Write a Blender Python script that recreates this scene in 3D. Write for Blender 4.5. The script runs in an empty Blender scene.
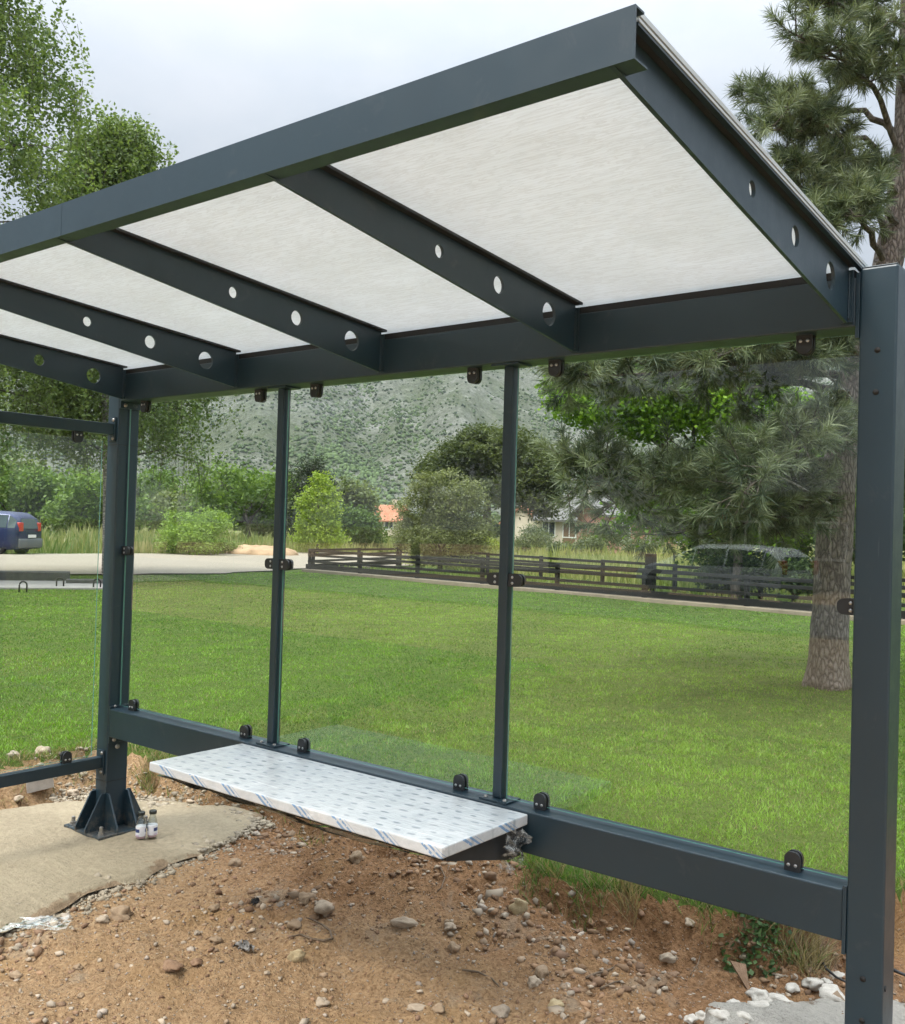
import bpy, bmesh, math, random
import numpy as np
from mathutils import Vector, Matrix, noise as mnoise

R = math.radians
scene = bpy.context.scene
COL = scene.collection
rnd = random.Random(7)
NPR = np.random.RandomState(11)

# ------------------------------------------------------------------ camera numbers (metres)
CAM = np.array([4.6311, -2.9509, 1.6888]); YAW, PITCH, ROLL, F = R(38.1213), R(.9449), R(1.6726), 957.717
_f = np.array([-math.sin(YAW)*math.cos(PITCH), math.cos(YAW)*math.cos(PITCH), math.sin(PITCH)])
_r0 = np.array([math.cos(YAW), math.sin(YAW), 0]); _u0 = np.cross(_r0, _f)
_r = math.cos(ROLL)*_r0 + math.sin(ROLL)*_u0; _u = math.cos(ROLL)*_u0 - math.sin(ROLL)*_r0
def ray(px, py): return _f + _r*(px-452.5)/F + _u*(512-py)/F
def at(px, py, depth): return CAM + ray(px, py)*depth          # survey helper: a sight line and a distance give a place
def on_z(px, py, z):
    v = ray(px, py); return CAM + v*((z-CAM[2])/v[2])

# ------------------------------------------------------------------ tagging
def tag(o, label=None, cat=None, group=None, kind=None):
    if label: o['label'] = label
    if cat: o['category'] = cat
    if group: o['group'] = group
    if kind: o['kind'] = kind
    return o
def empty(name, loc=(0,0,0), rz=0.0):
    o = bpy.data.objects.new(name, None); COL.objects.link(o)
    o.location = loc; o.rotation_euler = (0,0,rz); o.empty_display_size = .2
    return o
def link(name, me, mat=None, parent=None, loc=None):
    o = bpy.data.objects.new(name, me); COL.objects.link(o)
    if mat is not None and not me.materials: me.materials.append(mat)
    if parent: o.parent = parent
    if loc is not None: o.location = loc
    return o
def obj(name, bm, mat, parent=None, smooth=False, loc=None):
    me = bpy.data.meshes.new(name)
    bmesh.ops.recalc_face_normals(bm, faces=bm.faces)
    bm.to_mesh(me); bm.free()
    if smooth:
        for p in me.polygons: p.use_smooth = True
    for m in (mat if isinstance(mat, (list, tuple)) else [mat]): me.materials.append(m)
    return link(name, me, None, parent, loc)
def np_mesh(name, V, Fc, mat, tint=None, parent=None, smooth=False):
    V = np.asarray(V, np.float32); Fc = np.asarray(Fc, np.int32)
    me = bpy.data.meshes.new(name); n = Fc.shape[1]
    me.vertices.add(len(V)); me.vertices.foreach_set('co', V.ravel())
    me.loops.add(Fc.size); me.loops.foreach_set('vertex_index', Fc.ravel())
    me.polygons.add(len(Fc)); me.polygons.foreach_set('loop_start', np.arange(0, Fc.size, n, dtype=np.int32))
    if smooth: me.polygons.foreach_set('use_smooth', np.ones(len(Fc), bool))
    if tint is not None:
        a = me.attributes.new('tint', 'FLOAT_COLOR', 'POINT')
        c = np.ones((len(V), 4), np.float32); c[:, :3] = tint; a.data.foreach_set('color', c.ravel())
    me.materials.append(mat); me.update(calc_edges=True)
    return link(name, me, None, parent)

# ------------------------------------------------------------------ shape helpers
def box(bm, x0, x1, y0, y1, z0, z1, bev=0.0, M=None):
    r = bmesh.ops.create_cube(bm, size=1.0); vs = r['verts']
    for v in vs:
        v.co = Vector(((x0+x1)/2+v.co.x*(x1-x0), (y0+y1)/2+v.co.y*(y1-y0), (z0+z1)/2+v.co.z*(z1-z0)))
    if bev > 0:
        es = list({e for v in vs for e in v.link_edges})
        rr = bmesh.ops.bevel(bm, geom=es, offset=bev, segments=2, affect='EDGES', profile=.5)
        vs = list({v for f in rr['faces'] for v in f.verts} | {v for v in vs if v.is_valid})
    if M is not None:
        for v in vs:
            if v.is_valid: v.co = M @ v.co
def newbox(*a, **k):
    bm = bmesh.new(); box(bm, *a, **k); return bm
def tube(bm, pts, rad, seg=8, cap=True):
    pts = [Vector(p) for p in pts]; rings = []
    for i, p in enumerate(pts):
        d = (pts[min(i+1, len(pts)-1)] - pts[max(i-1, 0)]); d = d.normalized() if d.length > 1e-9 else Vector((0,0,1))
        a = d.cross(Vector((0,0,1))) if abs(d.z) < .95 else d.cross(Vector((1,0,0)))
        a.normalize(); b = d.cross(a); r = rad[i] if hasattr(rad, '__len__') else rad
        rings.append([bm.verts.new(p + (a*math.cos(2*math.pi*k/seg) + b*math.sin(2*math.pi*k/seg))*r) for k in range(seg)])
    for i in range(len(rings)-1):
        for k in range(seg):
            bm.faces.new((rings[i][k], rings[i][(k+1)%seg], rings[i+1][(k+1)%seg], rings[i+1][k]))
    if cap:
        bm.faces.new(rings[0][::-1]); bm.faces.new(rings[-1])
def lathe(bm, prof, c=(0,0,0), seg=20):
    rings = [[bm.verts.new((c[0]+r*math.cos(2*math.pi*k/seg), c[1]+r*math.sin(2*math.pi*k/seg), c[2]+z)) for k in range(seg)] for r, z in prof]
    for i in range(len(rings)-1):
        for k in range(seg): bm.faces.new((rings[i][k], rings[i][(k+1)%seg], rings[i+1][(k+1)%seg], rings[i+1][k]))
    bm.faces.new(rings[0][::-1]); bm.faces.new(rings[-1])
def prism(bm, poly, axis, a0, a1):
    def mk(p, a):
        return {'x': (a, p[0], p[1]), 'y': (p[0], a, p[1]), 'z': (p[0], p[1], a)}[axis]
    A = [bm.verts.new(mk(p, a0)) for p in poly]; B = [bm.verts.new(mk(p, a1)) for p in poly]
    n = len(poly); bm.faces.new(A); bm.faces.new(B[::-1])
    for i in range(n): bm.faces.new((A[i], A[(i+1)%n], B[(i+1)%n], B[i]))
def bevel_all(bm, w, seg=2, ang=.5):
    es = [e for e in bm.edges if len(e.link_faces) == 2 and e.calc_face_angle(0) > ang]
    if es: bmesh.ops.bevel(bm, geom=es, offset=w, segments=seg, affect='EDGES', profile=.5)

# ------------------------------------------------------------------ numpy value noise
_tab = NPR.rand(256, 256).astype(np.float64)
def vnoise(x, y):
    x = np.asarray(x, float); y = np.asarray(y, float)
    xi = np.floor(x).astype(int); yi = np.floor(y).astype(int); fx = x-xi; fy = y-yi
    fx = fx*fx*(3-2*fx); fy = fy*fy*(3-2*fy)
    g = lambda a, b: _tab[a & 255, b & 255]
    return (g(xi,yi)*(1-fx)+g(xi+1,yi)*fx)*(1-fy) + (g(xi,yi+1)*(1-fx)+g(xi+1,yi+1)*fx)*fy - .5
def fbm(x, y, o=4):
    s = 0; a = 1.0
    for i in range(o):
        s = s + a*vnoise(x*2**i+17.3*i, y*2**i-9.1*i); a *= .5
    return s
def sstep(a, b, x):
    t = np.clip((x-a)/(b-a), 0, 1); return t*t*(3-2*t)

# ------------------------------------------------------------------ materials
class NT:
    def __init__(s, name):
        s.m = bpy.data.materials.new(name); s.m.use_nodes = True; s.t = s.m.node_tree; s.t.nodes.clear()
        s.out = s.n('ShaderNodeOutputMaterial')
    def n(s, typ, **kw):
        nd = s.t.nodes.new(typ)
        for k, v in kw.items():
            if k.startswith('_'): setattr(nd, k[1:], v)
            else: nd.inputs[k.replace('__', ' ')].default_value = v
        return nd
    def l(s, a, b): s.t.links.new(a, b)
    def coord(s, kind='Object'): return s.n('ShaderNodeTexCoord').outputs[kind]
    def noise(s, scale, detail=4, rough=.55, vec=None, dist=0.0):
        nd = s.n('ShaderNodeTexNoise', Scale=scale, Detail=detail, Roughness=rough, Distortion=dist)
        s.l(vec if vec is not None else s.coord(), nd.inputs['Vector']); return nd.outputs['Fac']
    def ramp(s, fac, stops):
        nd = s.n('ShaderNodeValToRGB'); cr = nd.color_ramp
        while len(cr.elements) < len(stops): cr.elements.new(.5)
        for e, (p, c) in zip(cr.elements, stops):
            e.position = p; e.color = (*c, 1) if len(c) == 3 else c
        s.l(fac, nd.inputs['Fac']); return nd.outputs['Color']
    def mix(s, fac, a, b, mode='MIX'):
        nd = s.n('ShaderNodeMix', _data_type='RGBA', _blend_type=mode)
        for sock, v in ((nd.inputs[0], fac), (nd.inputs[6], a), (nd.inputs[7], b)):
            if hasattr(v, 'is_output') or hasattr(v, 'links'): s.l(v, sock)
            else: sock.default_value = (*v, 1) if isinstance(v, tuple) and len(v) == 3 else v
        return nd.outputs[2]
    def math(s, op, a, b=0.0, clamp=False):
        nd = s.n('ShaderNodeMath', _operation=op, _use_clamp=clamp)
        for i, v in enumerate((a, b)):
            if hasattr(v, 'links'): s.l(v, nd.inputs[i])
            else: nd.inputs[i].default_value = v
        return nd.outputs[0]
    def bump(s, h, strength=.3, dist=.01):
        nd = s.n('ShaderNodeBump', Strength=strength, Distance=dist); s.l(h, nd.inputs['Height']); return nd.outputs['Normal']
    def principled(s, col, rough=.5, metal=0.0, normal=None, spec=None, coat=None):
        p = s.n('ShaderNodeBsdfPrincipled', Metallic=metal)
        if hasattr(col, 'links'): s.l(col, p.inputs['Base Color'])
        else: p.inputs['Base Color'].default_value = (*col, 1)
        if hasattr(rough, 'links'): s.l(rough, p.inputs['Roughness'])
        else: p.inputs['Roughness'].default_value = rough
        if normal is not None: s.l(normal, p.inputs['Normal'])
        if spec is not None: p.inputs['Specular IOR Level'].default_value = spec
        if coat is not None: p.inputs['Coat Weight'].default_value = coat
        s.l(p.outputs[0], s.out.inputs['Surface']); return p
def simple(name, col, rough=.5, metal=0.0, nscale=0, namt=.15, bump=0, bscale=60):
    t = NT(name); c = col
    if nscale:
        f = t.noise(nscale); lo = tuple(v*(1-namt) for v in col); hi = tuple(min(1, v*(1+namt)) for v in col)
        c = t.ramp(f, [(.3, lo), (.7, hi)])
    nm = t.bump(t.noise(bscale), bump, .004) if bump else None
    t.principled(c, rough, metal, nm); return t.m
M = {}
def m_powder():
    t = NT('powder_coat'); v = t.coord()
    c = t.ramp(t.noise(2.2, 5, .6, v), [(.3, (.010,.028,.041)), (.7, (.014,.035,.050))])
    # faint dusty handling marks
    d = t.ramp(t.noise(9, 6, .7, v, .6), [(.60, (0,0,0)), (.80, (1,1,1))])
    c = t.mix(t.math('MULTIPLY', d, .20), c, (.17,.16,.145))
    sz_ = t.n('ShaderNodeSeparateXYZ'); t.l(v, sz_.inputs[0])
    low = t.math('MULTIPLY', t.math('SUBTRACT', .16, sz_.outputs[2]), 6.0, True); spl = t.ramp(t.noise(26, 5, .75, v), [(.46, (0,0,0)), (.60, (1,1,1))])
    c = t.mix(t.math('MULTIPLY', t.math('MULTIPLY', low, spl), .40), c, (.30,.24,.17))
    mps = t.n('ShaderNodeMapping'); mps.inputs['Scale'].default_value = (60, 60, 5); t.l(v, mps.inputs['Vector'])
    scr = t.ramp(t.noise(1.0, 3, .6, mps.outputs[0]), [(.70, (0,0,0)), (.74, (1,1,1))]); c = t.mix(t.math('MULTIPLY', scr, .12), c, (.20,.21,.22))
    ro = t.math('ADD', t.math('MULTIPLY', t.noise(14, 4, .6, v), .22), .30)
    t.principled(c, ro, 0, t.bump(t.noise(900, 2, .5, v), .10, .001), spec=.62); return t.m
M['coat'] = m_powder()
M['coat_dark'] = simple('coat_dark', (.018,.021,.024), .5, 0, 30, .2)
M['black_plastic'] = simple('black_plastic', (.022,.025,.028), .45, 0, 40, .2)
M['steel'] = simple('steel', (.55,.56,.57), .32, 1)
M['galv'] = simple('galvanised_bolt', (.35,.34,.32), .42, .9, 60, .3)
M['alu'] = simple('aluminium', (.46,.50,.51), .42, .1, 5, .08)
M['rubber'] = simple('rubber', (.02,.02,.02), .8)
M['seal'] = simple('rubber_seal', (.012,.014,.016), .7)
def m_panel():
    t = NT('polycarbonate'); v = t.coord()
    mp = t.n('ShaderNodeMapping'); mp.inputs['Scale'].default_value = (9, 60, 1); t.l(v, mp.inputs['Vector'])
    sq = t.n('ShaderNodeTexNoise', Scale=1.0, Detail=5, Roughness=.6, Distortion=1.4); t.l(mp.outputs[0], sq.inputs['Vector'])
    marks = t.ramp(sq.outputs['Fac'], [(.40, (1,1,1)), (.465, (0,0,0)), (.53, (1,1,1))])
    pat = t.ramp(t.noise(3.5, 3, .5, v), [(.35, (0,0,0)), (.65, (1,1,1))])
    base = t.mix(pat, (.76,.79,.80), (.80,.83,.845))
    base = t.mix(t.math('MULTIPLY', t.math('SUBTRACT', 1.0, marks), .38), base, (.52,.52,.50))
    w = t.n('ShaderNodeTexWave', _wave_type='BANDS', _bands_direction='X', Scale=50.0, Distortion=.3); t.l(v, w.inputs['Vector'])
    nm = t.bump(w.outputs['Fac'], .12, .002); rb = t.n('ShaderNodeTexWave', _wave_type='BANDS', _bands_direction='Y', Scale=24.0, Distortion=.2); t.l(v, rb.inputs['Vector']); base = t.mix(t.math('MULTIPLY', rb.outputs['Fac'], .20), base, (.62,.63,.62))
    d = t.n('ShaderNodeBsdfDiffuse'); tr = t.n('ShaderNodeBsdfTranslucent')
    t.l(base, d.inputs['Color']); t.l(base, tr.inputs['Color']); t.l(nm, d.inputs['Normal'])
    mx = t.n('ShaderNodeMixShader', Fac=.46); t.l(d.outputs[0], mx.inputs[1]); t.l(tr.outputs[0], mx.inputs[2])
    g = t.n('ShaderNodeBsdfGlossy', Roughness=.35); g.inputs['Color'].default_value = (1,1,1,1)
    m2 = t.n('ShaderNodeMixShader', Fac=.03); t.l(mx.outputs[0], m2.inputs[1]); t.l(g.outputs[0], m2.inputs[2])
    t.l(m2.outputs[0], t.out.inputs['Surface']); return t.m
M['panel'] = m_panel()
def m_glass(name, tint, refl=1.5, dirt=.007, dscale=3.0):
    # thin toughened glass: clear film plus a fresnel reflection on the outer side of every face
    t = NT(name); v = t.coord()
    tr = t.n('ShaderNodeBsdfTransparent'); tr.inputs['Color'].default_value = (*tint, 1)
    gl = t.n('ShaderNodeBsdfGlossy', Roughness=.0); gl.inputs['Color'].default_value = (.96,1,.98,1)
    fr = t.n('ShaderNodeFresnel', IOR=1.5); ge = t.n('ShaderNodeNewGeometry')
    k = t.math('MULTIPLY', t.math('MULTIPLY', fr.outputs[0], refl), t.math('SUBTRACT', 1.0, ge.outputs['Backfacing']), True)
    mx = t.n('ShaderNodeMixShader'); t.l(k, mx.inputs[0]); t.l(tr.outputs[0], mx.inputs[1]); t.l(gl.outputs[0], mx.inputs[2])
    if dirt:
        df = t.n('ShaderNodeBsdfDiffuse'); df.inputs['Color'].default_value = (.7,.72,.70,1)
        a = t.ramp(t.noise(dscale, 6, .65, v, 1.2), [(.45, (0,0,0)), (.75, (1,1,1))])
        b = t.ramp(t.noise(160, 2, .5, v), [(.68, (0,0,0)), (.74, (1,1,1))])
        dd = t.math('ADD', t.math('MULTIPLY', a, dirt), t.math('MULTIPLY', b, dirt*.8))
        m2 = t.n('ShaderNodeMixShader'); t.l(dd, m2.inputs[0]); t.l(mx.outputs[0], m2.inputs[1]); t.l(df.outputs[0], m2.inputs[2]); mx = m2
    t.l(mx.outputs[0], t.out.inputs['Surface']); return t.m
M['glass'] = m_glass('pane_glass', (.955,.975,.965))
M['bottle_glass'] = m_glass('bottle_glass', (.80,.84,.84), 3.5, .12, 30)
M['film_clear'] = m_glass('clear_film', (.92,.92,.91), 2.6, .16, 18)
def m_edge():
    t = NT('glass_edge'); p = t.principled((.10,.24,.20), .15); p.inputs['Alpha'].default_value = 1; return t.m
M['glass_edge'] = m_edge()
def m_film():
    t = NT('protective_film'); v = t.coord()
    sp = t.n('ShaderNodeSeparateXYZ'); t.l(v, sp.inputs[0]); X, Y, Z = sp.outputs
    # round punch holes of the seat telegraphing through the film
    def cell(a, s, off=0.0):
        q = t.math('FRACT', t.math('ADD', t.math('DIVIDE', a, s), off)); return t.math('MULTIPLY', t.math('SUBTRACT', q, .5), s)
    row = t.math('MULTIPLY', t.math('MODULO', t.math('FLOOR', t.math('DIVIDE', t.math('ADD', Y, 2.0), .062)), 2.0), .5)
    jx = t.math('MULTIPLY', t.math('SUBTRACT', t.noise(9, 2, .5, v), .5), .05); cx = t.math('MULTIPLY', cell(t.math('ADD', t.math('ADD', X, jx), t.math('MULTIPLY', row, .076)), .076), .62); cy = t.math('MULTIPLY', cell(t.math('ADD', Y, t.math('MULTIPLY', jx, .4)), .062), 1.35)
    dd = t.math('SQRT', t.math('ADD', t.math('POWER', cx, 2.0), t.math('POWER', cy, 2.0)))
    dd = t.math('ADD', dd, t.math('MULTIPLY', t.math('SUBTRACT', t.noise(30, 3, .5, v), .5), .012))
    hole = t.math('SUBTRACT', 1.0, t.math('SMOOTHSTEP', 0, 0) if False else t.math('MULTIPLY', t.math('SUBTRACT', dd, .008), 190.0, True), 0, True) if False else t.ramp(dd, [(.0085, (1,1,1)), (.0125, (0,0,0))])
    strength = t.ramp(t.noise(4, 3, .6, v), [(.32, (.18,.18,.18)), (.60, (.85,.85,.85))])
    c = t.ramp(t.noise(6, 7, .7, v, 1.2), [(.34, (.49,.515,.53)), (.50, (.56,.58,.585)), (.66, (.64,.65,.65))])
    c = t.mix(t.math('MULTIPLY', hole, strength), c, (.22,.26,.28))
    # streaky folds
    mp = t.n('ShaderNodeMapping'); mp.inputs['Scale'].default_value = (3, 40, 20); t.l(v, mp.inputs['Vector'])
    st = t.noise(1.0, 5, .6, mp.outputs[0], .9)
    c = t.mix(t.ramp(st, [(.62, (0,0,0)), (.72, (.7,.7,.7))]), c, (.90,.90,.89))
    # blue slanted print that repeats along the front and the end edges
    q = t.math('ADD', t.math('ADD', X, t.math('MULTIPLY', Y, 1.0)), t.math('MULTIPLY', Z, 1.6))
    fx = t.math('FRACT', t.math('DIVIDE', q, .205)); 
    s1 = t.math('LESS_THAN', t.math('ABSOLUTE', t.math('SUBTRACT', fx, .42)), .045); s2 = t.math('LESS_THAN', t.math('ABSOLUTE', t.math('SUBTRACT', fx, .58)), .035)
    s3 = t.math('LESS_THAN', t.math('ABSOLUTE', t.math('SUBTRACT', fx, .70)), .008)
    pr = t.math('MAXIMUM', t.math('MAXIMUM', s1, s2), s3)
    nz = t.n('ShaderNodeNewGeometry'); sn = t.n('ShaderNodeSeparateXYZ'); t.l(nz.outputs['True Normal'], sn.inputs[0])
    side = t.math('LESS_THAN', t.math('ABSOLUTE', sn.outputs[2]), .5)
    br = t.ramp(t.noise(70, 2, .5, v), [(.34, (0,0,0)), (.42, (1,1,1))])
    pr = t.math('MULTIPLY', t.math('MULTIPLY', pr, side), br)
    rare = t.math('MULTIPLY', t.math('SUBTRACT', 1.0, side), t.ramp(t.noise(7.0, 2, .5, v), [(.73, (0,0,0)), (.79, (.55,.55,.55))]))
    c = t.mix(t.math('MAXIMUM', t.math('MULTIPLY', pr, .85), rare), c, (.13,.27,.48))
    h = t.math('ADD', t.noise(12, 5, .6, v, 1.0), t.math('MULTIPLY', st, .6))
    t.principled(c, .24, 0, t.bump(h, .5, .01), coat=.3); return t.m
M['film'] = m_film()
def m_leaf(name, trans=.35, rough=.55):
    t = NT(name); a = t.n('ShaderNodeAttribute', _attribute_name='tint', _attribute_type='GEOMETRY')
    d = t.n('ShaderNodeBsdfPrincipled', Roughness=rough); d.inputs['Specular IOR Level'].default_value = .35
    tr = t.n('ShaderNodeBsdfTranslucent'); t.l(a.outputs['Color'], d.inputs['Base Color'])
    c2 = t.mix(1.0, a.outputs['Color'], (1.25,1.3,.7), 'MULTIPLY'); t.l(c2, tr.inputs['Color'])
    mx = t.n('ShaderNodeMixShader', Fac=trans); t.l(d.outputs[0], mx.inputs[1]); t.l(tr.outputs[0], mx.inputs[2])
    t.l(mx.outputs[0], t.out.inputs['Surface']); return t.m
M['leaf'] = m_leaf('leaf'); M['needle'] = m_leaf('needle', .15, .45); M['blade'] = m_leaf('grass_blade', .30, .5); M['scrub'] = m_leaf('scrub_leaf', 0.0, .8)
def m_bark(name, a, b, sx, sz):
    t = NT(name); v = t.coord(); mp = t.n('ShaderNodeMapping'); mp.inputs['Scale'].default_value = (sx, sx, sz); t.l(v, mp.inputs['Vector'])
    vo = t.n('ShaderNodeTexVoronoi', _feature='DISTANCE_TO_EDGE', Scale=1.0); 
    wv = t.n('ShaderNodeTexNoise', Scale=1.4, Detail=4.0); t.l(mp.outputs[0], wv.inputs['Vector'])
    ad = t.mix(.35, mp.outputs[0], wv.outputs['Color'], 'ADD'); t.l(ad, vo.inputs['Vector'])
    f = t.math('ADD', t.math('MULTIPLY', vo.outputs['Distance'], 1.3), t.math('MULTIPLY', t.noise(30, 5, .7, v), .45))
    t.principled(t.ramp(f, [(.16, a), (.55, b)]), .9, 0, t.bump(f, .9, .03)); return t.m
M['pine_bark'] = m_bark('pine_bark', (.060,.046,.038), (.26,.215,.185), 30, 9)
M['bark'] = m_bark('bark', (.04,.032,.025), (.13,.11,.09), 14, 4)
M['birch_bark'] = m_bark('birch_bark', (.10,.09,.08), (.5,.48,.45), 5, 20)
def m_dirt():
    t = NT('dirt'); v = t.coord()
    big = t.noise(1.1, 4, .55, v, .5); mid = t.noise(7, 6, .65, v); fine = t.noise(55, 6, .72, v)
    dry = t.ramp(fine, [(.28, (.18,.108,.056)), (.52, (.42,.272,.148)), (.75, (.55,.39,.225))])
    red = t.ramp(fine, [(.28, (.105,.054,.023)), (.52, (.31,.170,.083)), (.78, (.46,.285,.155))])
    sp = t.n('ShaderNodeSeparateXYZ'); t.l(v, sp.inputs[0])
    # dug soil towards the cut bank is the redder, moister one
    g = t.math('ADD', t.math('MULTIPLY', t.math('ADD', sp.outputs[1], -.05), 2.4), t.math('MULTIPLY', t.math('SUBTRACT', big, .5), 2.4))
    g = t.math('ADD', g, t.math('MULTIPLY', t.math('SUBTRACT', mid, .5), 1.0)); g = t.math('MULTIPLY', t.math('ADD', g, .35), .95, True); g = t.math('MULTIPLY', g, t.math('ADD', t.math('MULTIPLY', sp.outputs[0], 2.2), .45, True))
    c = t.mix(g, dry, red)
    pale = t.ramp(t.noise(4.2, 5, .6, v, .7), [(.58, (0,0,0)), (.72, (.55,.55,.55))])
    c = t.mix(pale, c, (.40,.325,.235))
    och = t.ramp(t.noise(2.3, 3, .5, v), [(.55, (0,0,0)), (.70, (.5,.5,.5))]); c = t.mix(och, c, (.40,.25,.11))
    vo = t.n('ShaderNodeTexVoronoi', Scale=75.0); t.l(v, vo.inputs['Vector'])
    gr = t.ramp(vo.outputs['Distance'], [(.18, (1,1,1)), (.30, (0,0,0))]); pick = t.math('GREATER_THAN', t.noise(90, 1, .5, v), .56)
    c = t.mix(t.math('MULTIPLY', t.math('MULTIPLY', gr, pick), .75), c, (.46,.39,.31))
    h = t.math('ADD', t.math('MULTIPLY', fine, .6), t.math('ADD', t.math('MULTIPLY', mid, .7), t.math('MULTIPLY', gr, .25)))
    t.principled(c, .95, 0, t.bump(h, 1.0, .045), spec=.15); return t.m
M['dirt'] = m_dirt()
def m_conc(name, a, b, s=18, bump=.5, dusty=False):
    t = NT(name); v = t.coord(); n1 = t.noise(1.6, 4, .6, v, .6); n2 = t.noise(s, 7, .72, v); n3 = t.noise(140, 3, .6, v)
    c = t.mix(t.ramp(n1, [(.35,(0,0,0)), (.7,(1,1,1))]), t.ramp(n2, [(.3, a), (.7, b)]), t.ramp(n2, [(.3, tuple(x*.92 for x in b)), (.7, tuple(min(.7,x*1.12) for x in b))]))
    c = t.mix(t.ramp(n3, [(.62,(0,0,0)), (.72,(.45,.45,.45))]), c, tuple(x*.6 for x in a))
    mp = t.n('ShaderNodeMapping'); mp.inputs['Scale'].default_value = (3, 16, 3); mp.inputs['Rotation'].default_value = (0,0,.5); t.l(v, mp.inputs['Vector'])
    tr = t.noise(1.0, 4, .6, mp.outputs[0], .5)
    h = t.math('ADD', n2, t.math('ADD', t.math('MULTIPLY', n3, .4), t.math('MULTIPLY', tr, .6)))
    if dusty:
        ra = t.n('ShaderNodeAttribute', _attribute_name='rim'); q = t.math('ADD', ra.outputs['Fac'], t.math('MULTIPLY', t.math('SUBTRACT', t.noise(5, 6, .7, v), .5), .9))
        c = t.mix(t.ramp(q, [(.96,(0,0,0)), (1.12,(.75,.75,.75))]), c, t.ramp(n2, [(.3,(.15,.095,.055)), (.7,(.31,.215,.13))]))
    t.principled(c, .92, 0, t.bump(h, bump, .012), spec=.25); return t.m
M['pad'] = m_conc('fresh_concrete', (.215,.175,.115), (.375,.315,.215), 30, 1.5, True)
M['crust'] = m_conc('crusty_concrete', (.38,.345,.29), (.56,.52,.45), 34, 2.4, True)
M['block'] = m_conc('concrete_block', (.33,.30,.27), (.47,.43,.39), 20, .4)
M['kerb'] = m_conc('kerb_stone', (.20,.165,.12), (.31,.26,.19), 4, .3)
M['slab'] = m_conc('old_slab', (.20,.19,.175), (.32,.30,.28), 5, .3)
M['darkslab'] = m_conc('dark_slab', (.06,.058,.055), (.11,.105,.10), 5, .3)
def m_lawn():
    t = NT('lawn_soil'); v = t.coord(); n = t.noise(1.3, 5, .6, v); f = t.noise(40, 5, .7, v)
    a = t.ramp(f, [(.3, (.030,.050,.010)), (.7, (.085,.135,.022))]); b = t.ramp(f, [(.3, (.045,.062,.012)), (.7, (.12,.165,.030))])
    t.principled(t.mix(n, a, b), .95, 0, t.bump(f, .8, .03), spec=.15); return t.m
M['lawn'] = m_lawn()
def m_field():
    t = NT('field'); v = t.coord(); n = t.noise(.12, 6, .65, v); f = t.noise(1.5, 5, .7, v)
    c = t.mix(n, t.ramp(f, [(.3,(.07,.10,.025)), (.7,(.14,.17,.05))]), t.ramp(f, [(.3,(.15,.14,.06)), (.7,(.25,.22,.11))]))
    t.principled(c, 1, 0, t.bump(f, .5, .2), spec=.1); return t.m
M['field'] = m_field()
def m_gravel():
    t = NT('gravel'); v = t.coord(); n = t.noise(.35, 5, .6, v); f = t.noise(9, 6, .75, v); g = t.noise(60, 3, .6, v)
    c = t.mix(n, t.ramp(f, [(.3,(.21,.18,.135)), (.7,(.32,.28,.22))]), t.ramp(f, [(.3,(.26,.225,.175)), (.7,(.375,.335,.27))]))
    t.principled(c, .95, 0, t.bump(t.math('ADD', f, g), .6, .03), spec=.2); return t.m
M['gravel'] = m_gravel()
M['asphalt'] = simple('asphalt', (.055,.055,.056), .85, 0, 40, .25, .3, 200)
def m_rockhill():
    t = NT('limestone_hillside'); v = t.coord(); n = t.noise(.012, 6, .62, v, .5); f = t.noise(.12, 6, .75, v); r = t.noise(.035, 5, .7, v, 1.0)
    rock = t.ramp(f, [(.30,(.24,.235,.20)), (.55,(.44,.43,.385)), (.75,(.60,.585,.535))])
    grn = t.ramp(f, [(.3,(.06,.09,.035)), (.7,(.17,.20,.085))])
    c = t.mix(t.ramp(t.math('ADD', t.math('MULTIPLY', n, .6), t.math('MULTIPLY', r, .4)), [(.40,(.05,.05,.05)), (.58,(.85,.85,.85))]), rock, grn)
    g = t.noise(.5, 4, .75, v); c = t.mix(t.ramp(g, [(.42,(.55,.55,.55)), (.56,(0,0,0))]), c, (.10,.115,.07)); t.principled(c, 1, 0, t.bump(t.math('ADD', f, g), 1.0, 5.0), spec=.1); return t.m
M['rockhill'] = m_rockhill()
def m_stone(name, a, b):
    t = NT(name); v = t.coord('Generated'); f = t.noise(3.5, 6, .7, v); g = t.noise(22, 4, .7, v)
    c = t.mix(t.ramp(g, [(.55,(0,0,0)), (.75,(.6,.6,.6))]), t.ramp(f, [(.3, a), (.7, b)]), tuple(x*.55 for x in a))
    t.principled(c, .9, 0, t.bump(t.math('ADD', f, g), .35, .08), spec=.25); return t.m
M['stone_tan'] = m_stone('stone_tan', (.25,.175,.110), (.37,.275,.18))
M['stone_pale'] = m_stone('stone_pale', (.33,.26,.185), (.46,.375,.28))
M['stone_chalk'] = m_stone('stone_chalk', (.44,.40,.34), (.60,.56,.49)); M['stone_grey'] = m_stone('stone_grey', (.27,.22,.165), (.38,.32,.25))
M['stone_yellow'] = m_stone('stone_yellow', (.33,.255,.14), (.48,.39,.24))
M['stone_rust'] = m_stone('stone_rust', (.20,.12,.07), (.32,.21,.135))
M['rubble'] = m_conc('rubble', (.32,.285,.235), (.50,.455,.385), 40, .9)
M['black'] = simple('black', (.015,.014,.013), .8, 0, 20, .4)
M['rag'] = simple('grey_rag', (.20,.19,.175), .7, 0, 25, .5)
M['twig'] = simple('dry_twig', (.14,.10,.065), .9, 0, 30, .3)
M['cable'] = simple('black_cable', (.02,.02,.021), .5)
M['fence_wood'] = simple('dark_stained_wood', (.006,.006,.006), .6, 0, 6, .35)
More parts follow.
